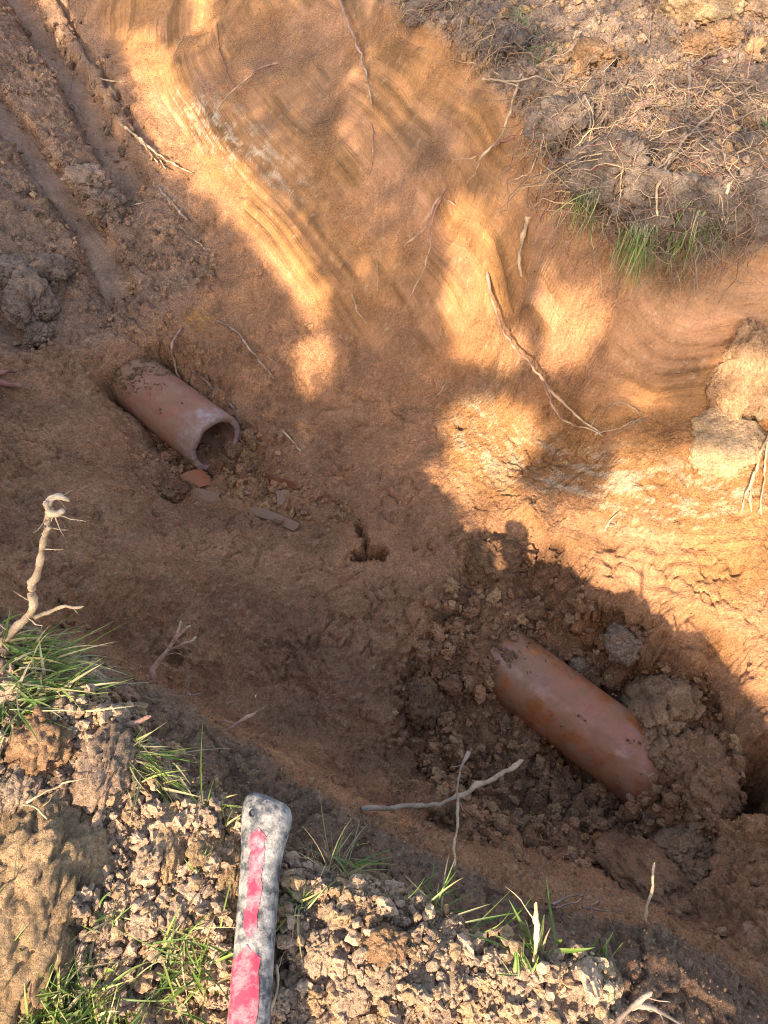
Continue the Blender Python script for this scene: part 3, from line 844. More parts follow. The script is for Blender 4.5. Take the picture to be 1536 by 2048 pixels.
H(640, 1905, 70, 70, 'dry', 'pale clod just right of the hammer handle', .35)
H(700, 1990, 70, 60, 'dry', 'pale clod near the bottom edge right of the hammer handle', .35)
H(225, 2000, 60, 70, 'dry', 'small dry clod beside the lawn grass at the bottom edge', .35)
H(770, 1890, 75, 60, 'brown', 'brown clod below the wilted grass tuft on the near bank', .3)
H(1405, 32, 150, 105, 'ochre', 'big rounded ochre clod on top of the far bank', .5, .2, thick=.85, level=5)
H(1440, 78, 70, 60, 'brown', 'brown clod tucked under the big ochre clod on the far bank', .3)
H(1395, 95, 70, 52, 'brown', 'low brown clod in front of the big ochre clod on the far bank', .3)
H(1510, 25, 60, 70, 'grey', 'grey clod in the far corner beside the big ochre clod', .3)
H(1185, 122, 80, 66, 'brown', 'brown clod beside the hanging grass on the far bank', .3)
H(1478, 745, 108, 170, 'brown', 'tall cracked clay block standing at the foot of the trench face', .45, .26, thick=.8, level=5)
H(1528, 770, 90, 130, 'ochre', 'ochre clay block leaning on the tall cracked block', .5, .26, level=5)
H(1445, 890, 150, 120, 'ochre', 'broad smooth clay lump on the sunlit shelf', .2, .2, thick=.6, level=5)
H(992, 1132, 108, 96, 'moist', 'round crumbly clay clod on the trench floor at the shadow edge', .4, .26, level=5)
H(1162, 1195, 56, 50, 'moist', 'small clay clod under the shelf edge above the second pipe', .4)
H(1300, 1530, 60, 80, 'moist', 'clay clod stuck against the side of the second pipe end', .4)
H(1352, 1462, 175, 135, 'brown', 'large clay clod lying on the end of the second pipe', .95, .26, thick=.8, level=6)
H(1400, 1560, 120, 140, 'moist', 'wet clay clod beside the dark hole past the second pipe', .3, .28)
H(848, 1405, 70, 90, 'moist', 'clay clod in the loose fill left of the second pipe', .35)
H(900, 1330, 80, 56, 'moist', 'flat clay clod where the second pipe enters the soil', .3)
H(1245, 1285, 78, 70, 'grey', 'dark grey clay lump in the hollow behind the second pipe', .3)
H(1155, 1330, 44, 34, 'grey', 'small grey clod resting against the back of the second pipe', .4)
H(1375, 1715, 110, 80, 'brown', 'brown clay lump at the lip below the dark hole', .4, .25)
H(1290, 1770, 150, 130, 'moist', 'squarish block of clay below the second pipe', .2, .2, thick=.7)
H(60, 610, 90, 130, 'grey', 'long grey brown clod at the lower end of the tooth marks', .5, .28, rotz=.5, level=5)
H(20, 545, 80, 60, 'grey', 'grey clod at the frame edge above the long clod', .4)
H(105, 545, 70, 56, 'grey', 'grey clod touching the top of the long clod', .4)
H(75, 670, 60, 44, 'grey', 'small dark clod below the long clod', .3)
H(180, 370, 90, 70, 'grey', 'pale grey lump on the ridge between the two tooth marks', .3)
H(215, 415, 70, 60, 'grey', 'grey clod at the lower end of the ridge between tooth marks', .3)
H(432, 930, 42, 40, 'moist', 'small clay clod blocking the mouth of the broken pipe', .55)
H(462, 900, 44, 30, 'brown', 'grey brown stone of clay inside the rim of the broken pipe', .5)
H(345, 985, 50, 44, 'moist', 'clay clod below the broken pipe beside the red shard', .4)
MID = []
for k in range(9):
    v_, f_ = lump(4, 500 + k * 3, .46, (1, .85, .72))
    MID.append((v_, f_))
MIDMESH = {}
LAND_NEAR = [(60,1800,'beside the largest ochre block'),(85,1480,'below the large green tuft'),(250,1560,'beside the flattened straw tuft'),(420,1700,'left of the hammer end'),(390,1850,'left of the hammer handle'),(300,1980,'by the bottom edge left of the hammer'),
 (640,1800,'right of the hammer handle'),(660,1960,'by the bottom edge right of the hammer'),(800,1850,'below the wilted tuft'),(870,1980,'by the bottom edge midway along'),(1040,1950,'below the dry pale stick'),(1180,1990,'by the bottom edge near the grey twig')]
LAND_FAR = [(900,20,'at the top of the trench face'),(1100,60,'beside the hanging top tuft'),(1250,80,'above the thick pinkish root'),(1400,80,'around the big ochre clod'),(1160,200,'at the turf edge'),(1300,260,'below the thick pinkish root'),(1450,200,'under the arching grey root'),(1500,330,'at the frame edge'),(1250,380,'in the hanging root mat'),(1420,400,'over the bright hanging grass')]
LAND_PIT = [(850,1350,'left of where the second pipe emerges'),(900,1500,'left of the second pipe'),(1050,1600,'below the second pipe'),(1250,1650,'below the end of the second pipe'),(1100,1180,'under the shelf edge'),(1250,1320,'behind the second pipe'),(1380,1420,'behind the end of the second pipe'),(1400,1600,'beside the dark hole'),(520,940,'in front of the broken pipe mouth'),(420,780,'behind the broken pipe'),(340,940,'below the broken pipe'),(620,1040,'beside the long sliver')]
LAND_LEFT = [(40,100,'beside the upper tooth mark'),(60,250,'between the tooth marks near the top'),(150,350,'on the ridge between tooth marks'),(250,480,'at the end of the upper tooth mark'),(60,480,'beside the lower tooth mark'),(60,620,'around the long grey clod'),(200,620,'at the end of the lower tooth mark'),(380,520,'below the stubby root stump'),(300,300,'beside the split pale root')]
def mid_clods(n, weight, lo, hi, mat, look, group, land):
    w = weight * cell_area * inview * (V > 0) * (V < 2048) * (U > 0) * (U < 1536)
    c = np.cumsum(w); c /= c[-1]
    for k in range(n):
        q = int(np.searchsorted(c, RNG.random()))
        j = int(RNG.integers(0, 9))
        if (mat, j) not in MIDMESH:
            MIDMESH[(mat, j)] = mesh_np('soil_clod', MID[j][0], MID[j][1], M_CLOD[mat])
        o = link('soil_clod', MIDMESH[(mat, j)])
        x = RNG.random() ** 2.4
        s = lo + (hi - lo) * x
        o.scale = (s, s, s)
        o.rotation_euler = tuple(RNG.uniform(0, 6.28, 3))
        o.location = Pd[q] + Nd[q] * s * .12
        where = min(land, key=lambda L: (L[0] - U[q]) ** 2 + (L[1] - V[q]) ** 2)[2]
        size = 'tiny' if x < .1 else 'small' if x < .35 else 'larger'
        MIDPX.append((size + ' ' + look + ' ' + where, float(U[q]), o))
        tag(o, size + ' ' + look + ' ' + where, 'soil clod', group)
MIDPX = []
mid_clods(62, near_w, .006, .019, 'dry', 'dry crumbly clod', 'small dry clods on the near bank', LAND_NEAR)
mid_clods(24, near_w, .006, .017, 'ochre', 'ochre clod', 'small ochre clods on the near bank', LAND_NEAR)
mid_clods(48, m_far * (.3 + clump), .008, .022, 'brown', 'brown clod', 'small clods on the far bank', LAND_FAR)
mid_clods(70, pit_w, .009, .030, 'moist', 'moist clay clod', 'small clods around the pipes', LAND_PIT)
mid_clods(40, m_left * clump2, .009, .026, 'grey', 'grey clod', 'small clods by the tooth marks', LAND_LEFT)

ORD = ['leftmost', 'second', 'third', 'fourth', 'fifth', 'sixth', 'seventh', 'eighth', 'ninth', 'tenth']
byl = {}
for l_, u_, o_ in MIDPX:
    byl.setdefault(l_, []).append((u_, o_))
for l_, mem in byl.items():
    if len(mem) > 1:
        for k, (u_, o_) in enumerate(sorted(mem, key=lambda q: q[0])[:10]):
            o_['label'] = l_ + (', leftmost of its kind' if k == 0 else ', ' + ORD[k] + ' from the left')

# ------------------------------------------------------------------ pipe shards
def shard(u, v, w_px, l_px, rotz, curve, label, tilt=(0, 0), lift=.006, col=C_TERRA, thick=.012):
    p, nrm = Gn(u, v)
    dep = p[1] * CP - (p[2] - CAM_H) * SP
    w, l = w_px * dep / FPX, l_px * dep / FPX
    bm = bmesh.new()
    nx, ny = 9, 7
    top, bot = [], []
    for j in range(ny):
        for i in range(nx):
            a, b_ = i / (nx - 1) - .5, j / (ny - 1) - .5
            e = .07 * math.sin(9 * a + u) * (abs(b_) > .45) + .05 * math.sin(11 * b_ + v) * (abs(a) > .45)
            x, y = w * a * (1 + .5 * e) + w * .08 * math.sin(5 * b_ + u), l * b_ * (1 + .35 * e)
            z = -curve * (2 * a) ** 2 * w * .5
            top.append(bm.verts.new((x, y, z))); bot.append(bm.verts.new((x * .97, y * .97, z - thick)))
    at = lambda L, i, j: L[j * nx + i]
    for j in range(ny - 1):
        for i in range(nx - 1):
            bm.faces.new((at(top, i, j), at(top, i + 1, j), at(top, i + 1, j + 1), at(top, i, j + 1)))
            bm.faces.new((at(bot, i, j), at(bot, i, j + 1), at(bot, i + 1, j + 1), at(bot, i + 1, j)))
    loop = [(i, 0) for i in range(nx)] + [(nx - 1, j) for j in range(1, ny)] + [(i, ny - 1) for i in range(nx - 2, -1, -1)] + [(0, j) for j in range(ny - 2, 0, -1)]
    for k in range(len(loop)):
        a, b_ = loop[k], loop[(k + 1) % len(loop)]
        bm.faces.new((at(top, *b_), at(top, *a), at(bot, *a), at(bot, *b_)))
    me = bpy.data.meshes.new('pipe_shard'); bm.to_mesh(me); bm.free()
    set_tint(me, np.tile(col, (len(me.vertices), 1)))
    me.materials.append(M_PIPE1)
    o = link('pipe_shard', me)
    o.location = p + nrm * lift
    o.rotation_euler = (tilt[0], tilt[1], rotz)
    return tag(o, label, 'pipe shard', 'broken pieces of clay pipe')
shard(392, 962, 46, 40, .5, .25, 'small red terracotta shard leaning below the mouth of the broken pipe', (.35, .1), .006)
shard(405, 990, 70, 26, -.2, .2, 'flat dusty shard half buried under the small red shard', (.2, 0), .0, lin(134, 98, 72))
shard(575, 955, 44, 92, .75, -.35, 'curved red pipe shard half buried right of the broken pipe', (-.35, .3), .0, C_TERRA * .7)
shard(548, 1036, 20, 120, 1.05, .1, 'long thin clay sliver below the curved red shard', (-.2, -.1), .001, lin(124, 90, 64))
shard(566, 1008, 26, 60, .1, .1, 'narrow upright sliver between the curved shard and the long sliver', (.3, 0), .0, lin(130, 98, 70))
shard(28, 668, 70, 60, .4, .2, 'brown pipe shard at the frame edge under the grey clods', (.1, .1), .004, lin(132, 88, 66))

# ------------------------------------------------------------------ roots and twigs
C_RPALE = lin(172, 142, 108); C_RPINK = lin(150, 108, 90); C_RGREY = lin(130, 108, 90); C_RBROWN = lin(118, 78, 58); C_RRED = lin(132, 82, 68)
def smooth_path(P, n):
    P = np.array(P); k = len(P)
    t = np.linspace(0, k - 1, n); out = []
    for a in t:
        i = min(int(a), k - 2); f = a - i
        p0, p1, p2, p3 = P[max(i - 1, 0)], P[i], P[i + 1], P[min(i + 2, k - 1)]
        out.append(.5 * ((2 * p1) + (-p0 + p2) * f + (2 * p0 - 5 * p1 + 4 * p2 - p3) * f * f + (-p0 + 3 * p1 - 3 * p2 + p3) * f ** 3))
    return np.array(out)
def tube_arrays(path, r0, r1, c0, c1, sides=7, knob=.25, seed=0, tip=True):
    n = len(path)
    T = np.gradient(path, axis=0); T /= np.linalg.norm(T, axis=1, keepdims=True) + 1e-9
    ref = np.array([.3, .2, .93]); a = np.cross(T, ref); a /= np.linalg.norm(a, axis=1, keepdims=True) + 1e-9
    b_ = np.cross(T, a)
    s = np.linspace(0, 1, n)
    r = r0 + (r1 - r0) * s
    if tip: r = r * np.where(s > .96, np.maximum(.25, (1 - s) / .04), 1)
    th = np.linspace(0, 2 * np.pi, sides, endpoint=False)
    off = a[:, None] * np.cos(th)[None, :, None] + b_[:, None] * np.sin(th)[None, :, None]
    nz = perlin((path[:, None] + off * .004).reshape(-1, 3), 160, seed).reshape(n, sides)
    nz2 = perlin(path, 60, seed + 3)
    Vv = path[:, None] + off * (r[:, None] * (1 + knob * nz + knob * 1.2 * nz2[:, None]))[..., None]
    col = c0[None] * (1 - s[:, None]) + c1[None] * s[:, None]
    col = col * (1 + .7 * nz2)[:, None]
    k = np.arange(sides); k2 = (k + 1) % sides
    F = np.concatenate([np.stack([i * sides + k, i * sides + k2, (i + 1) * sides + k2, (i + 1) * sides + k], 1) for i in range(n - 1)])
    return Vv.reshape(-1, 3), F, np.clip(np.repeat(col, sides, 0), .01, .8)
def root_path(pts, seed, wig=.003, n=None):
    P = np.array([at_z(p[0], p[1], p[3]) if len(p) > 3 else G(p[0], p[1], p[2]) for p in pts])
    L = np.linalg.norm(np.diff(P, axis=0), axis=1).sum()
    n = n or int(max(10, min(70, L / .004)))
    path = smooth_path(P, n)
    env = np.sin(np.linspace(0, np.pi, n))[:, None]
    w = np.stack([perlin(path, 35, seed), perlin(path, 35, seed + 1), perlin(path, 35, seed + 2)], 1) * wig
    w += np.stack([perlin(path, 110, seed), perlin(path, 110, seed + 1), perlin(path, 110, seed + 2)], 1) * wig * .35
    return path + w * (.3 + env)
ROOTN = [0]
def root(label, strands, r0, r1, c0, c1=None, rootlets=0, wig=.004, name='root', cat='root', group=None):
    """strands: list of pixel polylines (u, v, height above the soil)"""
    ROOTN[0] += 1
    sd0 = 700 + ROOTN[0] * 11
    c1 = c0 if c1 is None else c1
    o, LV, LF, LC, off = None, [], [], [], 0
    for k, pts in enumerate(strands):
        f = 1 if k == 0 else .7
        path = root_path(pts, sd0 + k, wig)
        v_, f_, c_ = tube_arrays(path, r0 * f * .8, r1 * f * .72, c0, c1, 8, .5, sd0 + k)
        me = mesh_np(name if k == 0 else 'side_root', v_, f_, M_ROOT, c_)
        if k == 0:
            o = tag(link(name, me), label, cat, group)
        else:
            link('side_root', me, o)
        for j in range(rootlets if k == 0 else rootlets // 2):
            i = int(RNG.integers(1, max(2, len(path) - 2)))
            d = RNG.normal(size=3); d /= np.linalg.norm(d)
            tl = path[min(i + 1, len(path) - 1)] - path[i - 1]; tl /= np.linalg.norm(tl) + 1e-9
            d = d * .8 + tl * .5 + np.array([0, -.2, -.1])
            ln = RNG.uniform(.008, .03)
            q = path[i] + np.linspace(0, 1, 7)[:, None] * d * ln
            q += np.stack([perlin(q, 80, sd0 + 30 + j), perlin(q, 80, sd0 + 31 + j), perlin(q, 80, sd0 + 32 + j)], 1) * .006 * np.linspace(0, 1, 7)[:, None]
            v_, f_, c_ = tube_arrays(q, min(r1 * .35, .0008), min(r1 * .15, .0003), c0, c1, 4, .1, 5)
            LV.append(v_); LF.append(f_ + off); LC.append(c_); off += len(v_)
    if LV:
        link('rootlets', mesh_np('rootlets', np.concatenate(LV), np.concatenate(LF), M_ROOT, np.concatenate(LC)), o)['kind'] = 'stuff'
    return o
R_ = root
R_('pink root hanging straight down the trench face from the top edge', [[(676,-10,.02),(690,30,.03),(714,90,.03),(728,130,.025),(738,180,.02),(743,214,.012)]], .0042, .0026, C_RPINK, C_RPALE, 3)
R_('pale forked root jutting from the upper trench face with reddish base', [[(558,126,.0),(525,133,.02),(490,160,.035),(455,192,.045),(432,222,.05)]], .0032, .0015, C_RPINK, C_RPALE, 2)
R_('thin brown root crossing the pale forked root on the upper face', [[(435,50,.0),(440,100,.012),(452,140,.015),(466,172,.012),(482,190,.004)]], .0022, .0012, C_RBROWN, C_RPINK, 3)
R_('short pale root splinter near the top of the trench face', [[(368,72,.002),(358,90,.01),(345,108,.012)]], .002, .001, C_RPALE, None, 1)
R_('bent pale root lying across the ridge top of the tooth marks', [[(178,148,.004),(205,158,.012),(230,161,.016),(250,163,.014)]], .0034, .0024, C_RPALE)
R_('split pale root with frayed fibres beside the tooth mark', [[(243,250,.004),(280,278,.02),(306,302,.03),(332,338,.028)],[(262,262,.008),(296,300,.024),(318,330,.03)],[(285,285,.015),(330,318,.02),(384,346,.01)]], .005, .003, C_RPALE, None, 3, .003)
R_('stubby pale root stump below the split root', [[(318,375,.002),(345,408,.008),(374,440,.01)]], .006, .0045, C_RGREY, C_RPALE, 2)
R_('thin root trailing below the stubby root stump', [[(352,440,.003),(375,468,.006),(412,500,.004)]], .002, .001, C_RPALE, None, 2)
R_('thin hair root hanging on the mid trench face', [[(742,245,.004),(747,295,.008),(742,330,.006),(736,352,.004)]], .002, .001, C_RPINK, C_RPALE, 4)
R_('forked pale root hanging from a red knot in the trench face', [[(892,376,.0),(868,415,.02),(845,462,.03),(810,488,.035)],[(890,380,.0),(868,430,.02),(860,490,.025),(845,545,.025),(818,596,.02)],[(885,390,.01),(900,405,.015),(915,412,.012)]], .0042, .002, C_RPINK, C_RPALE, 5)
R_('flat pale root stub jutting out of the trench face below the turf', [[(1056,436,.0),(1047,470,.014),(1040,510,.02),(1043,554,.022)]], .006, .0035, C_RPALE, None, 2)
R_('long pinkish root bowed off the sunlit face with a strong shadow', [[(974,545,.0),(985,600,.035),(1000,650,.05),(1040,705,.055),(1075,745,.05),(1110,790,.04),(1150,830,.02),(1200,866,.004)],[(1080,748,.045),(1100,800,.03),(1130,840,.02),(1165,852,.012),(1204,872,.004)]], .0036, .0024, C_RPINK, C_RPALE, 4, .005)
R_('loop of fine dry roots at the foot of the trench face', [[(1180,858,.004),(1200,822,.015),(1242,808,.02),(1282,826,.012),(1264,848,.008),(1205,884,.004)],[(1190,870,.006),(1250,850,.01),(1310,835,.006)]], .0018, .001, C_RPALE, C_RGREY, 8)
R_('straw thin pale root on the shaded wall foot', [[(894,763,.01),(880,785,.016),(865,801,.004)]], .0016, .001, C_RPALE)
R_('long pale root crossing down from the turf onto the face', [[(1042,150,.01),(1028,195,.03),(1008,255,.04),(982,292,.04),(960,322,.035),(950,352,.03)]], .0032, .002, C_RPALE, None, 4)
R_('reddish root tangled behind the long pale root', [[(1030,276,.0),(990,288,.02),(965,310,.03),(957,335,.03)],[(1000,285,.015),(950,314,.03),(905,319,.03)]], .0034, .002, C_RRED, C_RPALE, 3)
R_('pale root lying level across the turf edge', [[(968,158,.02),(1020,162,.03),(1078,154,.02),(1118,174,.01)],[(985,140,.02),(1018,166,.03),(1046,180,.02)]], .0028, .0016, C_RPALE, C_RGREY, 5)
R_('thick pinkish root lying on the far bank spoil', [[(1258,222,.006),(1300,205,.012),(1352,174,.014)]], .0085, .006, C_RPINK, C_RPALE, 2)
R_('thick dull root near the far corner of the bank', [[(1405,128,.004),(1450,115,.012),(1524,90,.012)]], .008, .006, C_RPINK, C_RGREY, 2)
R_('long grey root winding down the far bank from the top', [[(1302,28,.02),(1296,90,.02),(1250,165,.015),(1215,225,.012),(1184,262,.01)]], .0026, .0018, C_RGREY, C_RPALE, 5)
R_('long upright grey root down the middle of the root mat', [[(1378,128,.02),(1378,200,.03),(1362,290,.045),(1332,335,.06),(1312,380,.065),(1316,432,.065)]], .0038, .0026, C_RGREY, C_RPALE, 8)
R_('grey root arching over the right of the root mat', [[(1468,40,.02),(1478,100,.025),(1448,165,.02),(1385,190,.02),(1350,240,.02)]], .0026, .0016, C_RGREY, None, 6)
R_('slanting grey root at the frame edge of the root mat', [[(1545,150,.02),(1460,200,.02),(1385,262,.03),(1335,320,.05),(1280,370,.06)]], .0028, .0016, C_RPALE, C_RGREY, 8)
R_('pale straight root dangling below the root mat', [[(1458,368,.06),(1450,405,.06),(1444,442,.06)]], .003, .002, C_RPALE, None, 1)
R_('thin root fringe hanging at the left of the turf overhang', [[(1080,290,.01),(1060,345,.02),(1030,360,.02),(1012,368,.015)],[(1085,300,.01),(1082,340,.02),(1076,385,.015)],[(1130,330,.01),(1140,380,.02),(1148,420,.015)]], .0018, .001, C_RPALE, None, 6)
R_('pale woody root standing up from the near grass tuft', [[(2,1288,0,.012),(40,1250,0,.03),(63,1216,0,.05),(64,1170,0,.08),(80,1110,0,.12),(91,1060,0,.15),(98,1020,0,.175),(88,1000,0,.185)],[(97,1022,0,.174),(112,1028,0,.176),(128,1018,0,.18)],[(96,1012,0,.178),(115,1000,0,.18),(140,1002,0,.18)]], .0046, .0042, C_RPALE, lin(176, 150, 122), 7, .004)
R_('thin pale side root branching beside the woody root', [[(70,1236,0,.03),(110,1222,0,.04),(140,1216,0,.045),(168,1212,0,.05)]], .0026, .0015, C_RPALE, None, 1)
R_('reddish forked twig standing in the hollow below the near bank', [[(302,1390,0,-.10),(306,1335,0,-.09),(335,1300,0,-.08),(355,1272,0,-.07),(362,1242,0,-.06)],[(335,1300,0,-.08),(368,1284,0,-.08),(392,1272,0,-.085)],[(350,1278,0,-.07),(372,1262,0,-.07),(380,1254,0,-.065)]], .004, .0024, C_RRED, C_RPALE, 4)
R_('grey fibrous root behind the bare shoulder', [[(358,1430,0,-.10),(370,1390,0,-.10),(378,1360,0,-.09),(376,1340,0,-.08)],[(372,1385,0,-.10),(390,1390,0,-.105),(402,1388,0,-.11)]], .002, .0012, C_RGREY, None, 3)
R_('thin reddish root reaching out over the floor from the shoulder', [[(432,1468,0,-.10),(470,1450,0,-.10),(510,1430,0,-.10),(534,1410,0,-.09)],[(470,1450,0,-.10),(462,1442,0,-.10),(448,1440,0,-.10)]], .0026, .0014, C_RRED, C_RPALE, 2)
R_('long pale root arching over the pit from the shoulder', [[(722,1618,0,-.11),(800,1613,0,-.13),(870,1609,0,-.15),(920,1592,0,-.165),(985,1557,0,-.185),(1020,1537,0,-.195),(1046,1520,0,-.20)]], .003, .0042, C_RGREY, C_RPALE, 4)
R_('upright pale root crossing the long arching root', [[(938,1503,0,-.15),(922,1548,0,-.155),(915,1610,0,-.15),(912,1660,0,-.125),(908,1740,0,-.085)]], .0022, .0015, C_RGREY, C_RPALE, 3)
R_('slim pale root standing on the clay block in the pit', [[(1290,1850,0,-.09),(1300,1785,0,-.08),(1309,1726,0,-.07)]], .0018, .0012, C_RPALE, None, 1)
R_('tuft of fine grey rootlets on the bare shoulder', [[(1105,1812,.004),(1140,1800,.012),(1172,1788,.014)],[(1110,1818,.004),(1150,1808,.012),(1180,1792,.014)],[(1165,1812,.004),(1200,1822,.01),(1250,1838,.008)],[(1178,1828,.004),(1190,1800,.014),(1198,1788,.016)]], .0016, .0009, C_RGREY, None, 5)
R_('dry pale stick standing up at the near bank edge', [[(1068,1930,0,.0),(1066,1880,0,.02),(1070,1840,0,.035),(1073,1802,0,.05)]], .0026, .0022, C_RPALE, None, 1)
R_('pale cut root stub sticking out of the near grass tuft', [[(240,1458,0,.0),(270,1444,0,.01),(304,1432,0,.015)]], .0034, .003, C_RGREY, C_RPINK)
R_('pale root running from the soil onto the top of the broken pipe', [[(364,655,.002),(346,690,.012),(350,735,.016),(368,775,.012),(376,797,.008),(392,801,.004)]], .003, .0022, C_RPINK, C_RPALE, 2)
R_('pale root lying on the soil right of the broken pipe', [[(432,640,.004),(470,660,.010),(502,700,.012),(530,735,.012),(548,758,.01)]], .0032, .0024, C_RGREY, C_RPALE, 3)
R_('short twig lying right of the pipe mouth', [[(565,862,.006),(585,882,.010),(602,904,.008)]], .003, .002, C_RPALE, C_RPALE, 1)
R_('dark brown root beside the broken pipe', [[(378,735,.002),(425,775,.008),(458,805,.008),(482,848,.006)]], .0034, .0022, C_RBROWN, C_RGREY, 4)
R_('two thick reddish root stubs at the frame edge beside the trench', [[(-20,762,.006),(15,768,.014),(46,773,.012)],[(-20,752,.006),(14,744,.014),(36,738,.01)]], .009, .006, C_RRED, C_RPINK, 1, name='root')
R_('pale roots hanging at the frame edge over the sunlit shelf', [[(1540,870,.02),(1516,920,.03),(1506,965,.03),(1502,1025,.015)],[(1536,885,.025),(1528,950,.03),(1522,1030,.015)],[(1510,945,.03),(1492,990,.02),(1484,1022,.01)]], .0034, .002, C_RPALE, None, 3)
R_('small pale root stub on the sunlit shelf', [[(1208,1062,.006),(1216,1046,.016),(1234,1028,.018)],[(1214,1050,.014),(1226,1052,.014),(1230,1046,.014)]], .0022, .0013, C_RPALE)
R_('thin pale root on the shaded left of the trench face', [[(705,590,.006),(716,625,.012),(734,648,.01)]], .0022, .0014, C_RPALE, None, 1)
R_('fine straw root on the middle of the face', [[(755,520,.004),(756,550,.01),(754,582,.006)]], .0014, .001, C_RPALE)
R_('grey forked twig at the bottom edge near the dark mound', [[(1225,2060,.02),(1262,2015,.04),(1304,1983,.05)],[(1262,2015,.04),(1310,2018,.04),(1365,2050,.03)]], .0038, .0024, C_RGREY, lin(140, 122, 106), 2)
R_('curled pale rootlet on the ridge of the tooth marks', [[(145,150,.004),(140,180,.008),(118,208,.006)],[(150,205,.004),(170,225,.008),(190,250,.006)]], .0018, .001, C_RGREY, None, 2)
R_('white rootlet crossing the lower tooth mark', [[(262,412,.004),(285,404,.008),(316,399,.006)]], .0016, .001, C_RPALE)
R_('wavy pale root along the handle of the hammer', [[(536,2030,.012),(545,1985,.02),(546,1945,.022),(554,1930,.02)]], .0016, .0012, C_RPALE, None, 1)
R_('white thread root among the grey clods on the near bank', [[(55,1606,.03),(90,1590,.035),(130,1570,.035),(175,1558,.03)],[(100,1588,.035),(84,1612,.03)]], .0012, .0009, C_RPALE)
R_('white rootlet curled above the largest ochre block', [[(45,1608,.03),(75,1615,.03),(98,1640,.025)]], .0013, .0009, C_RPALE)
R_('pale root twig lying right of the hammer end', [[(562,1724,.008),(590,1716,.012),(628,1718,.01)]], .0016, .001, C_RPALE, None, 2)

# sods of turf hanging over the far edge
SODS = []
def sod(u, v, w, h, label, lift=.35, mat='humus'):
    o = hero_clod(u, v, w, h, mat, label, lift, .36, thick=.75, level=5, name='turf_sod')
    o['category'] = 'turf sod'; o['group'] = 'sods hanging over the far edge'
    me = o.data
    co = np.zeros(len(me.vertices) * 3); me.vertices.foreach_get('co', co)
    no = np.zeros(len(me.vertices) * 3); me.vertices.foreach_get('normal', no)
    SODS.append((co.reshape(-1, 3) + np.array(o.location), no.reshape(-1, 3)))
M_CLOD['humus'] = soil_mat('humus_rich_turf', lin(118, 100, 86))
sod(1135, 262, 120, 110, 'dark sod at the turf edge beside the level pale root')
sod(1205, 345, 150, 130, 'dark sod of roots where the far edge turns')
sod(1290, 400, 170, 140, 'largest dark sod hanging in the middle of the root mat')
sod(1385, 425, 150, 120, 'dark sod above the bright hanging grass')
sod(1480, 415, 150, 130, 'dark sod at the frame edge end of the root mat')
sod(880, 20, 130, 60, 'dark sod at the top of the trench face')
sod(1010, 110, 90, 80, 'dark sod under the hanging grass at the top')
# fine root mat of the far bank turf, and hair roots over the soil: nobody could count these
def root_threads(name, n, weight, lmin, lmax, r, label, lift, sag):
    if isinstance(weight, tuple):
        BP, BN = weight
        ok = np.where(BN @ np.array([0, -.6, .6]) > -.1)[0]
        pick = ok[RNG.integers(0, len(ok), n)]
    else:
        BP, BN = Pd, Nd
        w = weight * cell_area * inview
        c = np.cumsum(w); c /= c[-1]
        pick = np.searchsorted(c, RNG.random(n))
    m_, t = 10, np.linspace(0, 1, 10)[None, :, None]
    L = RNG.uniform(lmin, lmax, n)[:, None, None]
    nrm = BN[pick]; d = RNG.normal(size=(n, 3)); d -= nrm * (d * nrm).sum(1, keepdims=True) * .8
    d[:, 2] -= sag; d /= np.linalg.norm(d, axis=1, keepdims=True)
    side = np.cross(d, nrm)
    P = (BP[pick] + nrm * (-.002 + lift * RNG.random((n, 1))))[:, None] + d[:, None] * L * t + side[:, None] * L * .3 * RNG.normal(size=(n, 1, 1)) * t * t
    P = P + np.array([0, 0, -1.0]) * sag * L * .5 * t * t + nrm[:, None] * lift * np.sin(t * 3.1)
    q_ = (P + RNG.uniform(-9, 9, (n, 1, 3))).reshape(-1, 3)
    w_ = np.stack([perlin(q_, 45, 1), perlin(q_, 45, 2), perlin(q_, 45, 3)], 1) * .022 + np.stack([perlin(q_, 120, 4), perlin(q_, 120, 5), perlin(q_, 120, 6)], 1) * .006
    P = P + w_.reshape(n, m_, 3) * t
    rr = (r * RNG.uniform(.5, 1.5, n))[:, None] * np.linspace(1, .4, m_)[None]
    T = np.gradient(P, axis=1); T /= np.linalg.norm(T, axis=2, keepdims=True) + 1e-9
    a_ = np.cross(T, np.array([.3, .2, .93])); a_ /= np.linalg.norm(a_, axis=2, keepdims=True) + 1e-9
    b_ = np.cross(T, a_)
    V4 = np.stack([P + (a_ * math.cos(x) + b_ * math.sin(x)) * rr[..., None] for x in (0, 2.094, 4.189)], 2)      # n, m, 3 sides, xyz
    pal = np.array([C_RPALE, C_RGREY, C_RBROWN, C_RPINK])[RNG.choice(4, n, p=[.3, .5, .12, .08])] * RNG.uniform(.7, 1.2, n)[:, None]
    F = []
    for i in range(m_ - 1):
        for k in range(3):
            F.append((i * 3 + k, i * 3 + (k + 1) % 3, (i + 1) * 3 + (k + 1) % 3, (i + 1) * 3 + k))
    F = (np.array(F)[None] + (np.arange(n) * m_ * 3)[:, None, None]).reshape(-1, 4)
    o = link(name, mesh_np(name, V4.reshape(-1, 3), F, M_ROOT, np.repeat(pal, m_ * 3, 0)))
    return tag(o, label, 'roots', kind='stuff')
mat_w = poly_mask(U, V, [(1050,120),(1200,200),(1400,130),(1560,180),(1560,400),(1440,440),(1330,460),(1180,420),(1090,280)], 60) * m_far
edge_w = mat_w * sstep(-.0, 1, poly_mask(U, V, [(1100,270),(1250,330),(1450,330),(1470,440),(1350,490),(1200,450),(1110,350)], 40))
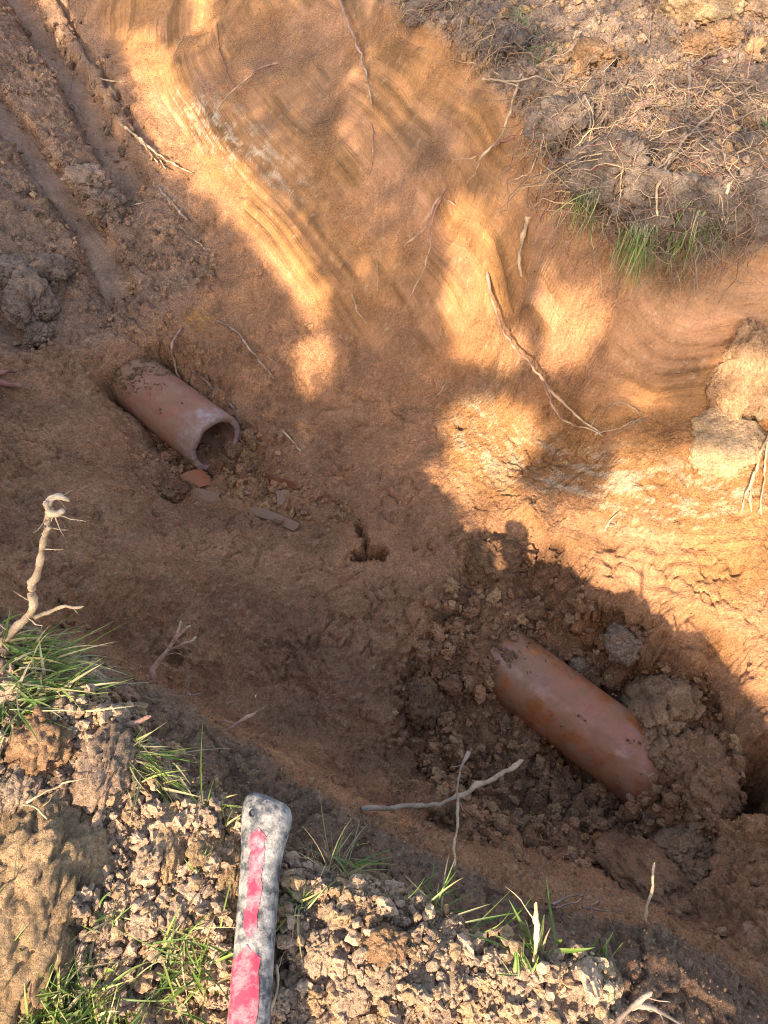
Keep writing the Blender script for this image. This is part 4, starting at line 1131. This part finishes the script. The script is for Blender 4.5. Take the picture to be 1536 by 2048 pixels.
root_threads('fine_root_mat', 650, mat_w, .05, .16, .0009, 'tangled mat of fine grey roots over the far bank turf', .012, .15)
root_threads('fine_root_fringe', 900, (np.concatenate([q[0] for q in SODS]), np.concatenate([q[1] for q in SODS])), .04, .12, .0008, 'fine roots tangled over the hanging sods', .010, .6)
root_threads('fine_root_fringe', 260, edge_w, .05, .13, .0010, 'fringe of fine roots hanging below the turf edge', .015, .8)
root_threads('fine_root_fringe', 70, poly_mask(U, V, [(770,-20),(980,-20),(1000,100),(900,70),(800,10)], 40), .03, .09, .0012, 'fringe of fine roots hanging at the top of the face', .012, .7)
root_threads('hair_roots', 200, .5 * m_near * clump + .12 * m_wall + .12 * m_floor + .3 * m_left, .015, .06, .0006, 'hair roots strewn over the bare soil', .004, .1)

# ------------------------------------------------------------------ grass
GREENS = [(.10, .165, .025), (.14, .21, .035), (.20, .25, .05), (.075, .125, .02)]
STRAW = [(.36, .30, .14), (.42, .34, .18), (.30, .27, .10)]
def grass(name, bases, n, lmin, lmax, dirv, spread, droop, width, straw, label, group=None, spread_px=0, kind=None, cat='grass tuft'):
    """bases: pixels where blades root; dirv: mean growing direction in the world"""
    VV, FF, CC, off = [], [], [], 0
    B = [G(*b) + np.array([0, 0, .005]) for b in bases]
    dirv = np.array(dirv, float)
    for k in range(n):
        b_ = B[int(RNG.integers(0, len(B)))] + RNG.normal(size=3) * np.array([1, 1, .15]) * spread_px
        L = RNG.uniform(lmin, lmax)
        d = dirv + RNG.normal(size=3) * spread; d /= np.linalg.norm(d)
        m_ = 7
        t = np.linspace(0, 1, m_)[:, None]
        dr = droop * RNG.uniform(.3, 1.5)
        P = b_ + d * L * t + np.array([0, 0, -1]) * dr * L * t * t + RNG.normal(size=3) * np.array([1, 1, .3]) * L * .12 * t * t
        sd_ = np.cross(d, RNG.normal(size=3) * .5 + np.array([0, 0, 1.0])); sd_ /= np.linalg.norm(sd_) + 1e-9
        w = width * RNG.uniform(.55, 1.25) * (1 - t ** 2.2) * (.55 + .45 * np.minimum(1, t * 5))
        fold = np.cross(sd_, d) * w * .35
        Vv = np.stack([P - sd_ * w * .5 + fold, P, P + sd_ * w * .5 + fold], 1).reshape(-1, 3)
        f_ = []
        for i in range(m_ - 1):
            for s_ in (0, 1):
                a = i * 3 + s_
                f_.append((a, a + 1, a + 4, a + 3))
        dead = RNG.random() < straw
        c0 = np.array(STRAW[int(RNG.integers(0, 3))] if dead else GREENS[int(RNG.integers(0, 4))]) * RNG.uniform(.8, 1.25)
        tipc = np.array(STRAW[0]) if (dead or RNG.random() < .3) else c0 * 1.2
        basec = np.array([.34, .32, .17])
        tt = t
        cc = c0 * np.ones((m_, 3))
        cc = cc * (1 - np.clip(1 - tt * 4, 0, 1)) + basec * np.clip(1 - tt * 4, 0, 1)
        cc = cc * (1 - np.clip(tt * 2 - 1.3, 0, 1)) + tipc * np.clip(tt * 2 - 1.3, 0, 1)
        VV.append(Vv); FF.append(np.array(f_) + off); CC.append(np.repeat(cc, 3, 0)); off += len(Vv)
    o = link(name, mesh_np(name, np.concatenate(VV), np.concatenate(FF), M_GRASS, np.concatenate(CC)))
    return tag(o, label, cat, group, kind)
GP = 'grass tufts along the trench'
grass('grass_tuft', [(10,1300),(30,1330),(60,1320),(60,1360),(20,1380),(90,1350),(40,1410),(110,1390),(100,1330)], 250, .03, .085, (.75, .06, .26), .42, .38, .0026, .5, 'large bright green grass tuft leaning over the near bank lip', GP, .008)
grass('grass_tuft', [(15,1430),(30,1440),(8,1410)], 14, .03, .065, (.25, -.6, .3), .3, .6, .0030, .1, 'few long blades drooping below the large bright tuft', GP, .004)
grass('grass_tuft', [(240,1495),(262,1510),(285,1540),(320,1560)], 70, .03, .07, (.75, -.35, .22), .3, .3, .0020, .5, 'flattened straw and green grass tuft trailing along the lip', GP, .006)
grass('grass_tuft', [(405,1618),(430,1640),(455,1650),(445,1672)], 50, .02, .045, (.1, .15, .5), .6, .5, .0018, .3, 'small grass tuft growing beside the hammer end', GP, .006)
grass('grass_stalk', [(408,1620)], 1, .078, .08, (.0, .45, .9), .02, .02, .0028, 0, 'single tall blade standing up beside the small tuft', GP, 0)
grass('grass_stalk', [(398,1622)], 2, .045, .052, (.9, .05, .3), .05, .25, .0030, 0, 'broad green blades bent towards the hammer end', GP, 0)
grass('grass_tuft', [(680,1750),(690,1760),(700,1745),(670,1740)], 52, .025, .06, (.45, -.55, .25), .5, .5, .0024, .25, 'green grass tuft with wiry roots right of the hammer', GP, .005)
grass('grass_tuft', [(672,1735),(690,1725),(650,1740)], 42, .03, .06, (-.25, .2, .35), .8, .35, .0009, 1.0, 'wiry dry grass spraying from the tuft right of the hammer', GP, .004)
grass('grass_tuft', [(600,1800),(595,1830),(605,1815)], 22, .02, .04, (-.05, .1, .5), .4, .4, .0018, .35, 'narrow grass tuft close against the hammer handle', GP, .003)
grass('grass_tuft', [(850,1815),(870,1830),(840,1800)], 22, .03, .055, (.4, .3, .4), .5, .5, .0020, .4, 'thin grass tuft on the lip between wilted grass and stick', GP, .005)
grass('grass_tuft', [(925,1875),(945,1880)], 14, .04, .07, (.9, -.1, .2), .25, .3, .0020, .25, 'sparse long blades lying along the lip', GP, .004)
grass('grass_tuft', [(1085,1900),(1105,1905),(1075,1910)], 16, .02, .05, (.0, .35, .8), .35, .25, .0030, .15, 'short upright blades beside the dry pale stick', GP, .004)
grass('grass_tuft', [(1170,1900),(1200,1915)], 6, .018, .032, (.15, .3, .8), .2, .2, .0034, .0, 'small broad seedling leaves at the end of the lip', GP, .004)
grass('grass_tuft', [(1030,1950),(1050,1945)], 10, .015, .03, (-.2, .4, .6), .4, .3, .0026, .1, 'short leaf cluster in the pale crumbs near the stick', GP, .004)
grass('grass_tuft', [(360,1890),(380,1930),(345,1900),(390,1960),(370,1980),(395,1900)], 110, .025, .06, (.1, .1, .6), .6, .5, .0021, .2, 'dense green tuft between ochre block and hammer handle', GP, .008)
grass('grass_tuft', [(395,1745),(405,1755)], 12, .012, .028, (.1, .2, .6), .5, .3, .0022, .1, 'tiny green sprout among ochre clods by the hammer', GP, .003)
grass('grass_tuft', [(215,1840),(240,1850)], 14, .015, .03, (-.2, .2, .5), .6, .4, .0018, .2, 'tiny tuft beside the largest ochre block', GP, .004)
grass('lawn_grass', [(x, y) for x in range(-20, 240, 24) for y in (1990, 2020, 2048, 2075, 2100)], 700, .025, .065, (.1, .15, .7), .65, .6, .0024, .25, 'strip of lawn grass in the bottom corner', None, .008, kind='stuff', cat='grass')
grass('grass_tuft', [(1035,20,.02),(1045,40,.03),(1060,60,.03),(1030,0,.02)], 90, .06, .12, (-.15, -.5, -.35), .3, .5, .0022, .3, 'grass tuft hanging down over the far edge at the top', GP, .010)
grass('grass_tuft', [(1100,105),(1085,110),(1115,95)], 34, .04, .08, (-.5, -.5, -.15), .35, .4, .0022, .35, 'shaded grass tuft lying beside the hanging top tuft', GP, .008)
grass('grass_tuft', [(1385,400,.05),(1400,410,.05),(1415,400,.05),(1398,420,.05)], 90, .05, .09, (-.15, -.35, -.7), .22, .5, .0018, .12, 'bright green grass hanging under the root mat', GP, .008)
grass('grass_tuft', [(1280,455,.055),(1300,465,.055),(1265,460,.055)], 70, .04, .08, (-.05, -.3, -.8), .22, .4, .0018, .25, 'yellow green grass hanging lowest from the turf overhang', GP, .008)
grass('grass_tuft', [(1190,385,.05),(1175,370,.05)], 36, .04, .08, (-.15, -.3, -.7), .25, .4, .0016, .4, 'sparse grass hanging at the left of the root mat', GP, .006)
grass('grass_tuft', [(1530,240),(1535,250)], 6, .05, .09, (.05, -.6, -.2), .12, .3, .0045, 0, 'broad green blades at the frame edge on the far bank', GP, .006)
grass('lawn_grass', [(x, y) for x in range(-420, -40, 40) for y in range(1500, 2100, 60)], 700, .02, .06, (.05, .05, .8), .5, .5, .0026, .25, 'lawn grass on the near bank beyond the frame', None, .02, kind='stuff', cat='grass')

# ------------------------------------------------------------------ sledgehammer lying on the near bank, grip towards the trench
def muddy(name, base, mud, lo, hi, rough):
    m, nt, b = new_mat(name)
    tc = N(nt, 'ShaderNodeTexCoord')
    vec = tc.outputs['Object']
    a = noise_node(nt, vec, 62, 8, .72)
    r = ramp(nt, a.outputs['Fac'], [(lo, 0.0), (hi, 1.0)])
    f2 = noise_node(nt, vec, 420, 5, .7)
    fr = ramp(nt, f2.outputs['Fac'], [(.3, .65), (.7, 1.25)])
    c = mixrgb(nt, base, mud, r.outputs[0])
    c = mixrgb(nt, c, fr.outputs[0], .6, 'MULTIPLY')
    scr = N(nt, 'ShaderNodeTexVoronoi', Scale=330.0)
    nt.links.new(vec, scr.inputs['Vector'])
    sr = ramp(nt, scr.outputs['Color'], [(.8, 0.0), (.88, 1.0)])
    c = mixrgb(nt, c, mud, mixrgb(nt, (0, 0, 0), sr.outputs[0], .35))
    nt.links.new(c, b.inputs['Base Color'])
    rr = ramp(nt, a.outputs['Fac'], [(lo, rough), (hi, .9)])
    nt.links.new(rr.outputs[0], b.inputs['Roughness'])
    bp = N(nt, 'ShaderNodeBump', Strength=.5, Distance=.0012)
    nt.links.new(r.outputs[0], bp.inputs['Height']); nt.links.new(bp.outputs[0], b.inputs['Normal'])
    return m
MUD = tuple(lin(172, 160, 148))
M_RUB = muddy('muddy_black_rubber', (.035, .037, .04), MUD, .43, .68, .6)
M_RED = muddy('muddy_red_fibreglass', (.50, .03, .055), tuple(lin(208, 146, 142)), .45, .72, .5)
M_STEEL = muddy('muddy_steel', (.16, .155, .15), MUD, .42, .7, .5)
E = at_z(531, 1597, .024); Bq = at_z(498, 2040, .026)
hx = (Bq - E); hx /= np.linalg.norm(hx)
hy = np.cross(np.array([0, 0, 1.0]), hx); hy /= np.linalg.norm(hy)       # towards the picture's left or right
if hy[0] < 0: hy = -hy
hz = np.cross(hx, hy)
if hz[2] < 0: hz = -hz
ham = bpy.data.objects.new('sledgehammer', None)
COL.objects.link(ham)
ham.location = tuple(E)
ham.empty_display_size = .05
tag(ham, 'muddy sledgehammer handle with black rubber grip and red panels on the near bank', 'sledgehammer')
PROF = [(0, .0125, .010), (.0015, .0165, .0135), (.004, .0188, .0158), (.010, .0206, .0166), (.020, .0202, .0164), (.030, .0186, .0152), (.042, .0165, .0138), (.058, .0155, .0130), (.08, .0151, .0127), (.11, .0150, .0126), (.14, .0150, .0126), (.17, .0152, .0127), (.3, .0155, .0128), (.5, .0158, .013), (.74, .016, .0135)]
def prof_at(s):
    ss = [p[0] for p in PROF]
    return np.interp(s, ss, [p[1] for p in PROF]), np.interp(s, ss, [p[2] for p in PROF])
def handle_pt(s, th, extra=0.0):
    """th = 90 degrees looks up; a squarish oval section"""
    w, h = prof_at(s)
    c, sn = np.cos(th), np.sin(th)
    e = .86
    a, b_ = np.sign(c) * np.abs(c) ** e, np.sign(sn) * np.abs(sn) ** e
    lat = a * (w + extra) + .0026 * np.exp(-(s / .035) ** 2)
    # the butt is cut at a slant, longest on the left
    s2 = s + (.0052 * (a + .1)) * np.exp(-(s / .03) ** 2)
    return np.asarray(s2)[..., None] * hx + np.asarray(lat)[..., None] * hy + np.asarray(b_ * (h + extra))[..., None] * hz
def patch(name, s_list, thf, mat, extra, closed=False, nth=40):
    rows = []
    for s in s_list:
        t0, t1 = thf(s)
        th = np.linspace(t0, t1, nth, endpoint=not closed)
        p = handle_pt(np.full(nth, s), th, extra)
        rows.append(p)
    Vv = np.concatenate(rows); n = len(s_list)
    k = np.arange(nth if closed else nth - 1); k2 = (k + 1) % nth
    F = np.concatenate([np.stack([i * nth + k, i * nth + k2, (i + 1) * nth + k2, (i + 1) * nth + k], 1) for i in range(n - 1)])
    if closed:
        c0 = len(Vv); Vv = np.concatenate([Vv, [rows[0].mean(0)]])
        F = np.concatenate([F, np.stack([k, k2, np.full(nth, c0), np.full(nth, c0)], 1)[:, [1, 0, 2, 3]]])
        me = bpy.data.meshes.new(name)
        me.from_pydata(Vv.tolist(), [], [tuple(dict.fromkeys(f)) for f in F.tolist()])
        me.polygons.foreach_set('use_smooth', np.ones(len(me.polygons), bool)); me.materials.append(mat)
    else:
        me = mesh_np(name, Vv, F, mat)
    return link(name, me, ham)
s_all = list(np.linspace(0, .004, 6)) + list(np.linspace(.006, .16, 70)) + list(np.linspace(.17, .74, 30))
grip = patch('grip', s_all, lambda s: (0, 2 * math.pi), M_RUB, 0.0, True, 56)
one = lambda s, k: float(perlin(np.array([[s * 90, k, .3]]), 1, 5)[0] + .7 * perlin(np.array([[s * 320, k, .3]]), 1, 6)[0])
def panel(s0, s1, l0, l1, rag):
    ls = np.linspace(s0, s1, 60)
    def thf(s):
        e = max(.05, min(1, (s - s0) / .006, (s1 - s) / .006))
        a = l0 + rag * one(s, 1.7) ; b_ = l1 + rag * one(s * 1.2, 8.2)
        mid = (a + b_) / 2
        a, b_ = mid + (a - mid) * e, mid + (b_ - mid) * e
        f = lambda q: math.acos(max(-1, min(1, np.sign(q) * abs(q) ** (1 / .86))))
        return f(b_), f(a)
    return patch('red_panel', list(ls), thf, M_RED, .0005)
panel(.027, .103, -.46, .20, .12)
panel(.107, .60, -.90, .45, .10)
# hanging hole through the butt: a dark bore with a small lip
hole_c = handle_pt(np.array(.017), np.array(math.pi / 2 + .42), 0.0)
bm = bmesh.new()
r0 = []
for (rr, dz) in ((.0030, .0004), (.0022, .0006), (.0018, -.0002), (.0018, -.006)):
    r0.append([bm.verts.new(tuple(hole_c + hx * rr * math.cos(a) + hy * rr * math.sin(a) + hz * dz)) for a in np.linspace(0, 2 * math.pi, 20, endpoint=False)])
for a in range(3):
    for k in range(20):
        bm.faces.new((r0[a][k], r0[a][(k + 1) % 20], r0[a + 1][(k + 1) % 20], r0[a + 1][k]))
me = bpy.data.meshes.new('hanging_hole'); bm.to_mesh(me); bm.free()
mh, nth_, bh = new_mat('hole_dark_rubber'); bh.inputs['Base Color'].default_value = (.012, .012, .012, 1); bh.inputs['Roughness'].default_value = .9
bm = bmesh.new(); bm.from_mesh(me); bmesh.ops.contextual_create(bm, geom=[v for v in bm.verts][-20:]); bm.to_mesh(me); bm.free()
me.materials.append(mh)
link('hanging_hole', me, ham)
# steel head, out of the picture behind the photographer
bm = bmesh.new()
rings_ = []
for (t, r) in ((-.075, .019), (-.071, .0245), (-.03, .0255), (-.022, .022), (.022, .022), (.03, .0255), (.071, .0245), (.075, .019)):
    rings_.append([bm.verts.new(tuple(hx * (.725 + r * math.cos(a)) + hy * t + hz * (r * math.sin(a)))) for a in np.linspace(math.pi / 8, 2 * math.pi + math.pi / 8, 8, endpoint=False)])
for a in range(7):
    for k in range(8):
        bm.faces.new((rings_[a][k], rings_[a][(k + 1) % 8], rings_[a + 1][(k + 1) % 8], rings_[a + 1][k]))
bm.faces.new(rings_[0][::-1]); bm.faces.new(rings_[-1])
me = bpy.data.meshes.new('hammer_head'); bm.to_mesh(me); bm.free(); me.materials.append(M_STEEL)
link('hammer_head', me, ham)

# ------------------------------------------------------------------ the tree behind the photographer whose crown dapples the light
e1 = np.array([-LDIR[1], LDIR[0], 0]) * -1; e1 /= np.linalg.norm(e1)
e2 = np.cross(LDIR, e1); e2 /= np.linalg.norm(e2)
if e2[2] < 0: e2 = -e2
LIT = [  # patches of sun seen on the ground: outline, softness, strength
 ([(235,60),(310,60),(365,150),(425,250),(505,340),(565,430),(625,520),(665,600),(640,660),(590,620),(540,540),(480,460),(400,390),(330,345),(285,280),(265,180)], 30, 1.0),
 ([(365,-40),(420,-40),(432,62),(388,60)], 30, .9), ([(570,690),(640,640),(695,690),(690,770),(600,790)], 40, .7), ([(60,-30),(120,-30),(180,110),(130,90)], 20, .8),
 ([(680,90),(745,90),(755,300),(805,400),(785,545),(700,545),(690,350)], 60, .25), ([(895,400),(955,390),(1000,520),(1012,640),(1085,705),(1010,750),(900,705),(880,600)], 30, 1.0),
 ([(915,140),(960,140),(970,290),(920,290)], 40, .35), ([(1070,250),(1130,290),(1190,420),(1180,480),(1130,480),(1080,350)], 40, .42), ([(1085,555),(1200,570),(1215,650),(1160,760),(1085,740)], 35, .95),
 ([(880,830),(960,785),(1070,810),(1090,880),(1040,960),(1100,1010),(1200,990),(1235,900),(1330,865),(1420,900),(1600,870),(1600,1420),(1400,1400),(1130,1200),(900,1050)], 40, 1.0),
 ([(1240,770),(1345,775),(1340,815),(1250,815)], 30, .7), ([(1430,690),(1600,690),(1600,860),(1440,860)], 40, .7),
 ([(-400,1100),(200,1300),(330,1480),(520,1640),(640,1720),(900,1810),(1080,1860),(1240,1900),(1250,2300),(-400,2300)], 30, 1.0),
 ([(1040,-60),(1600,-60),(1600,380),(1300,440),(1120,300)], 80, .62),
 ([(200,120),(160,60),(260,200),(350,420)], 30, .0)]
lit = np.zeros(len(U))      # patches a little smaller than the light they let through
for pts, sf, a in LIT:
    lit = np.maximum(lit, a * poly_mask(U, V, pts, sf))
vis = (U > -60) & (U < 1600) & (V > -60) & (V < 2110)
pa, pb = Pd @ e1, Pd @ e2
RES = .015
A0, B0_ = pa[vis].min() - .9, pb[vis].min() - .1
na, nbb = int((pa[vis].max() + .9 - A0) / RES), int((pb[vis].max() + .9 - B0_) / RES)
# only ground that the sun could reach past the near bank tells where the crown is open
ia = np.clip(((pa - A0) / RES).astype(int), 0, na - 1); ib = np.clip(((pb - B0_) / RES).astype(int), 0, nbb - 1)
shelter = (np.clip(m_floor + m_pit, 0, 1) > .5) & (V > 925)
wv = (vis & ~shelter & ~((m_should > .5) & (m_near < .5) & (U < 1250)) & ((Nb @ SUN_TO) > .05)).astype(float)
acc = np.zeros((na, nbb)); cnt = np.zeros((na, nbb))
np.add.at(acc, (ia, ib), lit * wv); np.add.at(cnt, (ia, ib), wv)
OPEN = np.where(cnt > 0, acc / np.maximum(cnt, 1e-9), -1)
def leaf_tree():
    root_o = bpy.data.objects.new('garden_tree', None)
    COL.objects.link(root_o)
    tag(root_o, 'garden tree behind the photographer that dapples the light', 'tree')
    pos, n_try = [], 90000
    a = RNG.uniform(A0, A0 + na * RES, n_try); b_ = RNG.uniform(B0_, B0_ + nbb * RES, n_try)
    o = OPEN[np.clip(((a - A0) / RES).astype(int), 0, na - 1), np.clip(((b_ - B0_) / RES).astype(int), 0, nbb - 1)]
    p_keep = np.where(o < 0, np.where(b_ > np.median(pb[vis]), .08, 0), np.clip((.8 - o) / .8, 0, 1) ** 1.3)
    keep = RNG.random(n_try) < p_keep
    a, b_ = a[keep], b_[keep]
    dist = RNG.normal(4.0, .3, len(a))
    c = a[:, None] * e1 + b_[:, None] * e2
    # the plane through the scene's middle, then out along the sun's direction
    mid = np.array([.2, 1.0, -.2]); c = c + LDIR * np.dot(mid, LDIR)
    P = c + SUN_TO * dist[:, None]
    ok = P[:, 2] > .9
    P = P[ok]; n = len(P)
    d = RNG.normal(size=(n, 3)) + SUN_TO * 0; d /= np.linalg.norm(d, axis=1, keepdims=True)
    # leaves lie roughly square to the light
    nrm = SUN_TO + RNG.normal(size=(n, 3)) * .45; nrm /= np.linalg.norm(nrm, axis=1, keepdims=True)
    d -= nrm * (d * nrm).sum(1, keepdims=True); d /= np.linalg.norm(d, axis=1, keepdims=True)
    s = np.cross(nrm, d)
    L = RNG.uniform(.034, .056, n)[:, None]; W = L * .55
    Vv = np.stack([P - d * L * .6, P - s * W * .5, P + d * L * .6, P + s * W * .5], 1).reshape(-1, 3)
    F = np.arange(n * 4).reshape(-1, 4)
    m, nt, bb = new_mat('tree_leaf')
    bb.inputs['Base Color'].default_value = (.06, .10, .025, 1); bb.inputs['Roughness'].default_value = .6
    cen_ = P.mean(0)
    link('crown', mesh_np('crown', Vv, F, m, smooth=False), root_o)['kind'] = 'stuff'
    mb, ntb, bbk = new_mat('tree_bark')
    g = N(ntb, 'ShaderNodeNewGeometry'); nz = noise_node(ntb, g.outputs['Position'], 18, 5, .7)
    rb = ramp(ntb, nz.outputs['Fac'], [(.3, (.05, .04, .03)), (.7, (.16, .13, .10))]); ntb.links.new(rb.outputs[0], bbk.inputs['Base Color'])
    top = cen_ + e2 * 1.0 + SUN_TO * .3
    base = cen_ - e1 * 3.1 + SUN_TO * .4; base[2] = 0      # the trunk stands well aside, a limb reaches over
    path = smooth_path([base, base + np.array([.05, .05, 1.3]), base + np.array([.1, .1, 2.6]), top], 24)
    v_, f_, c_ = tube_arrays(path, .13, .035, C_RGREY, C_RGREY, 10, .1, 3)
    link('trunk', mesh_np('trunk', v_, f_, mb), root_o)
    return root_o
leaf_tree()
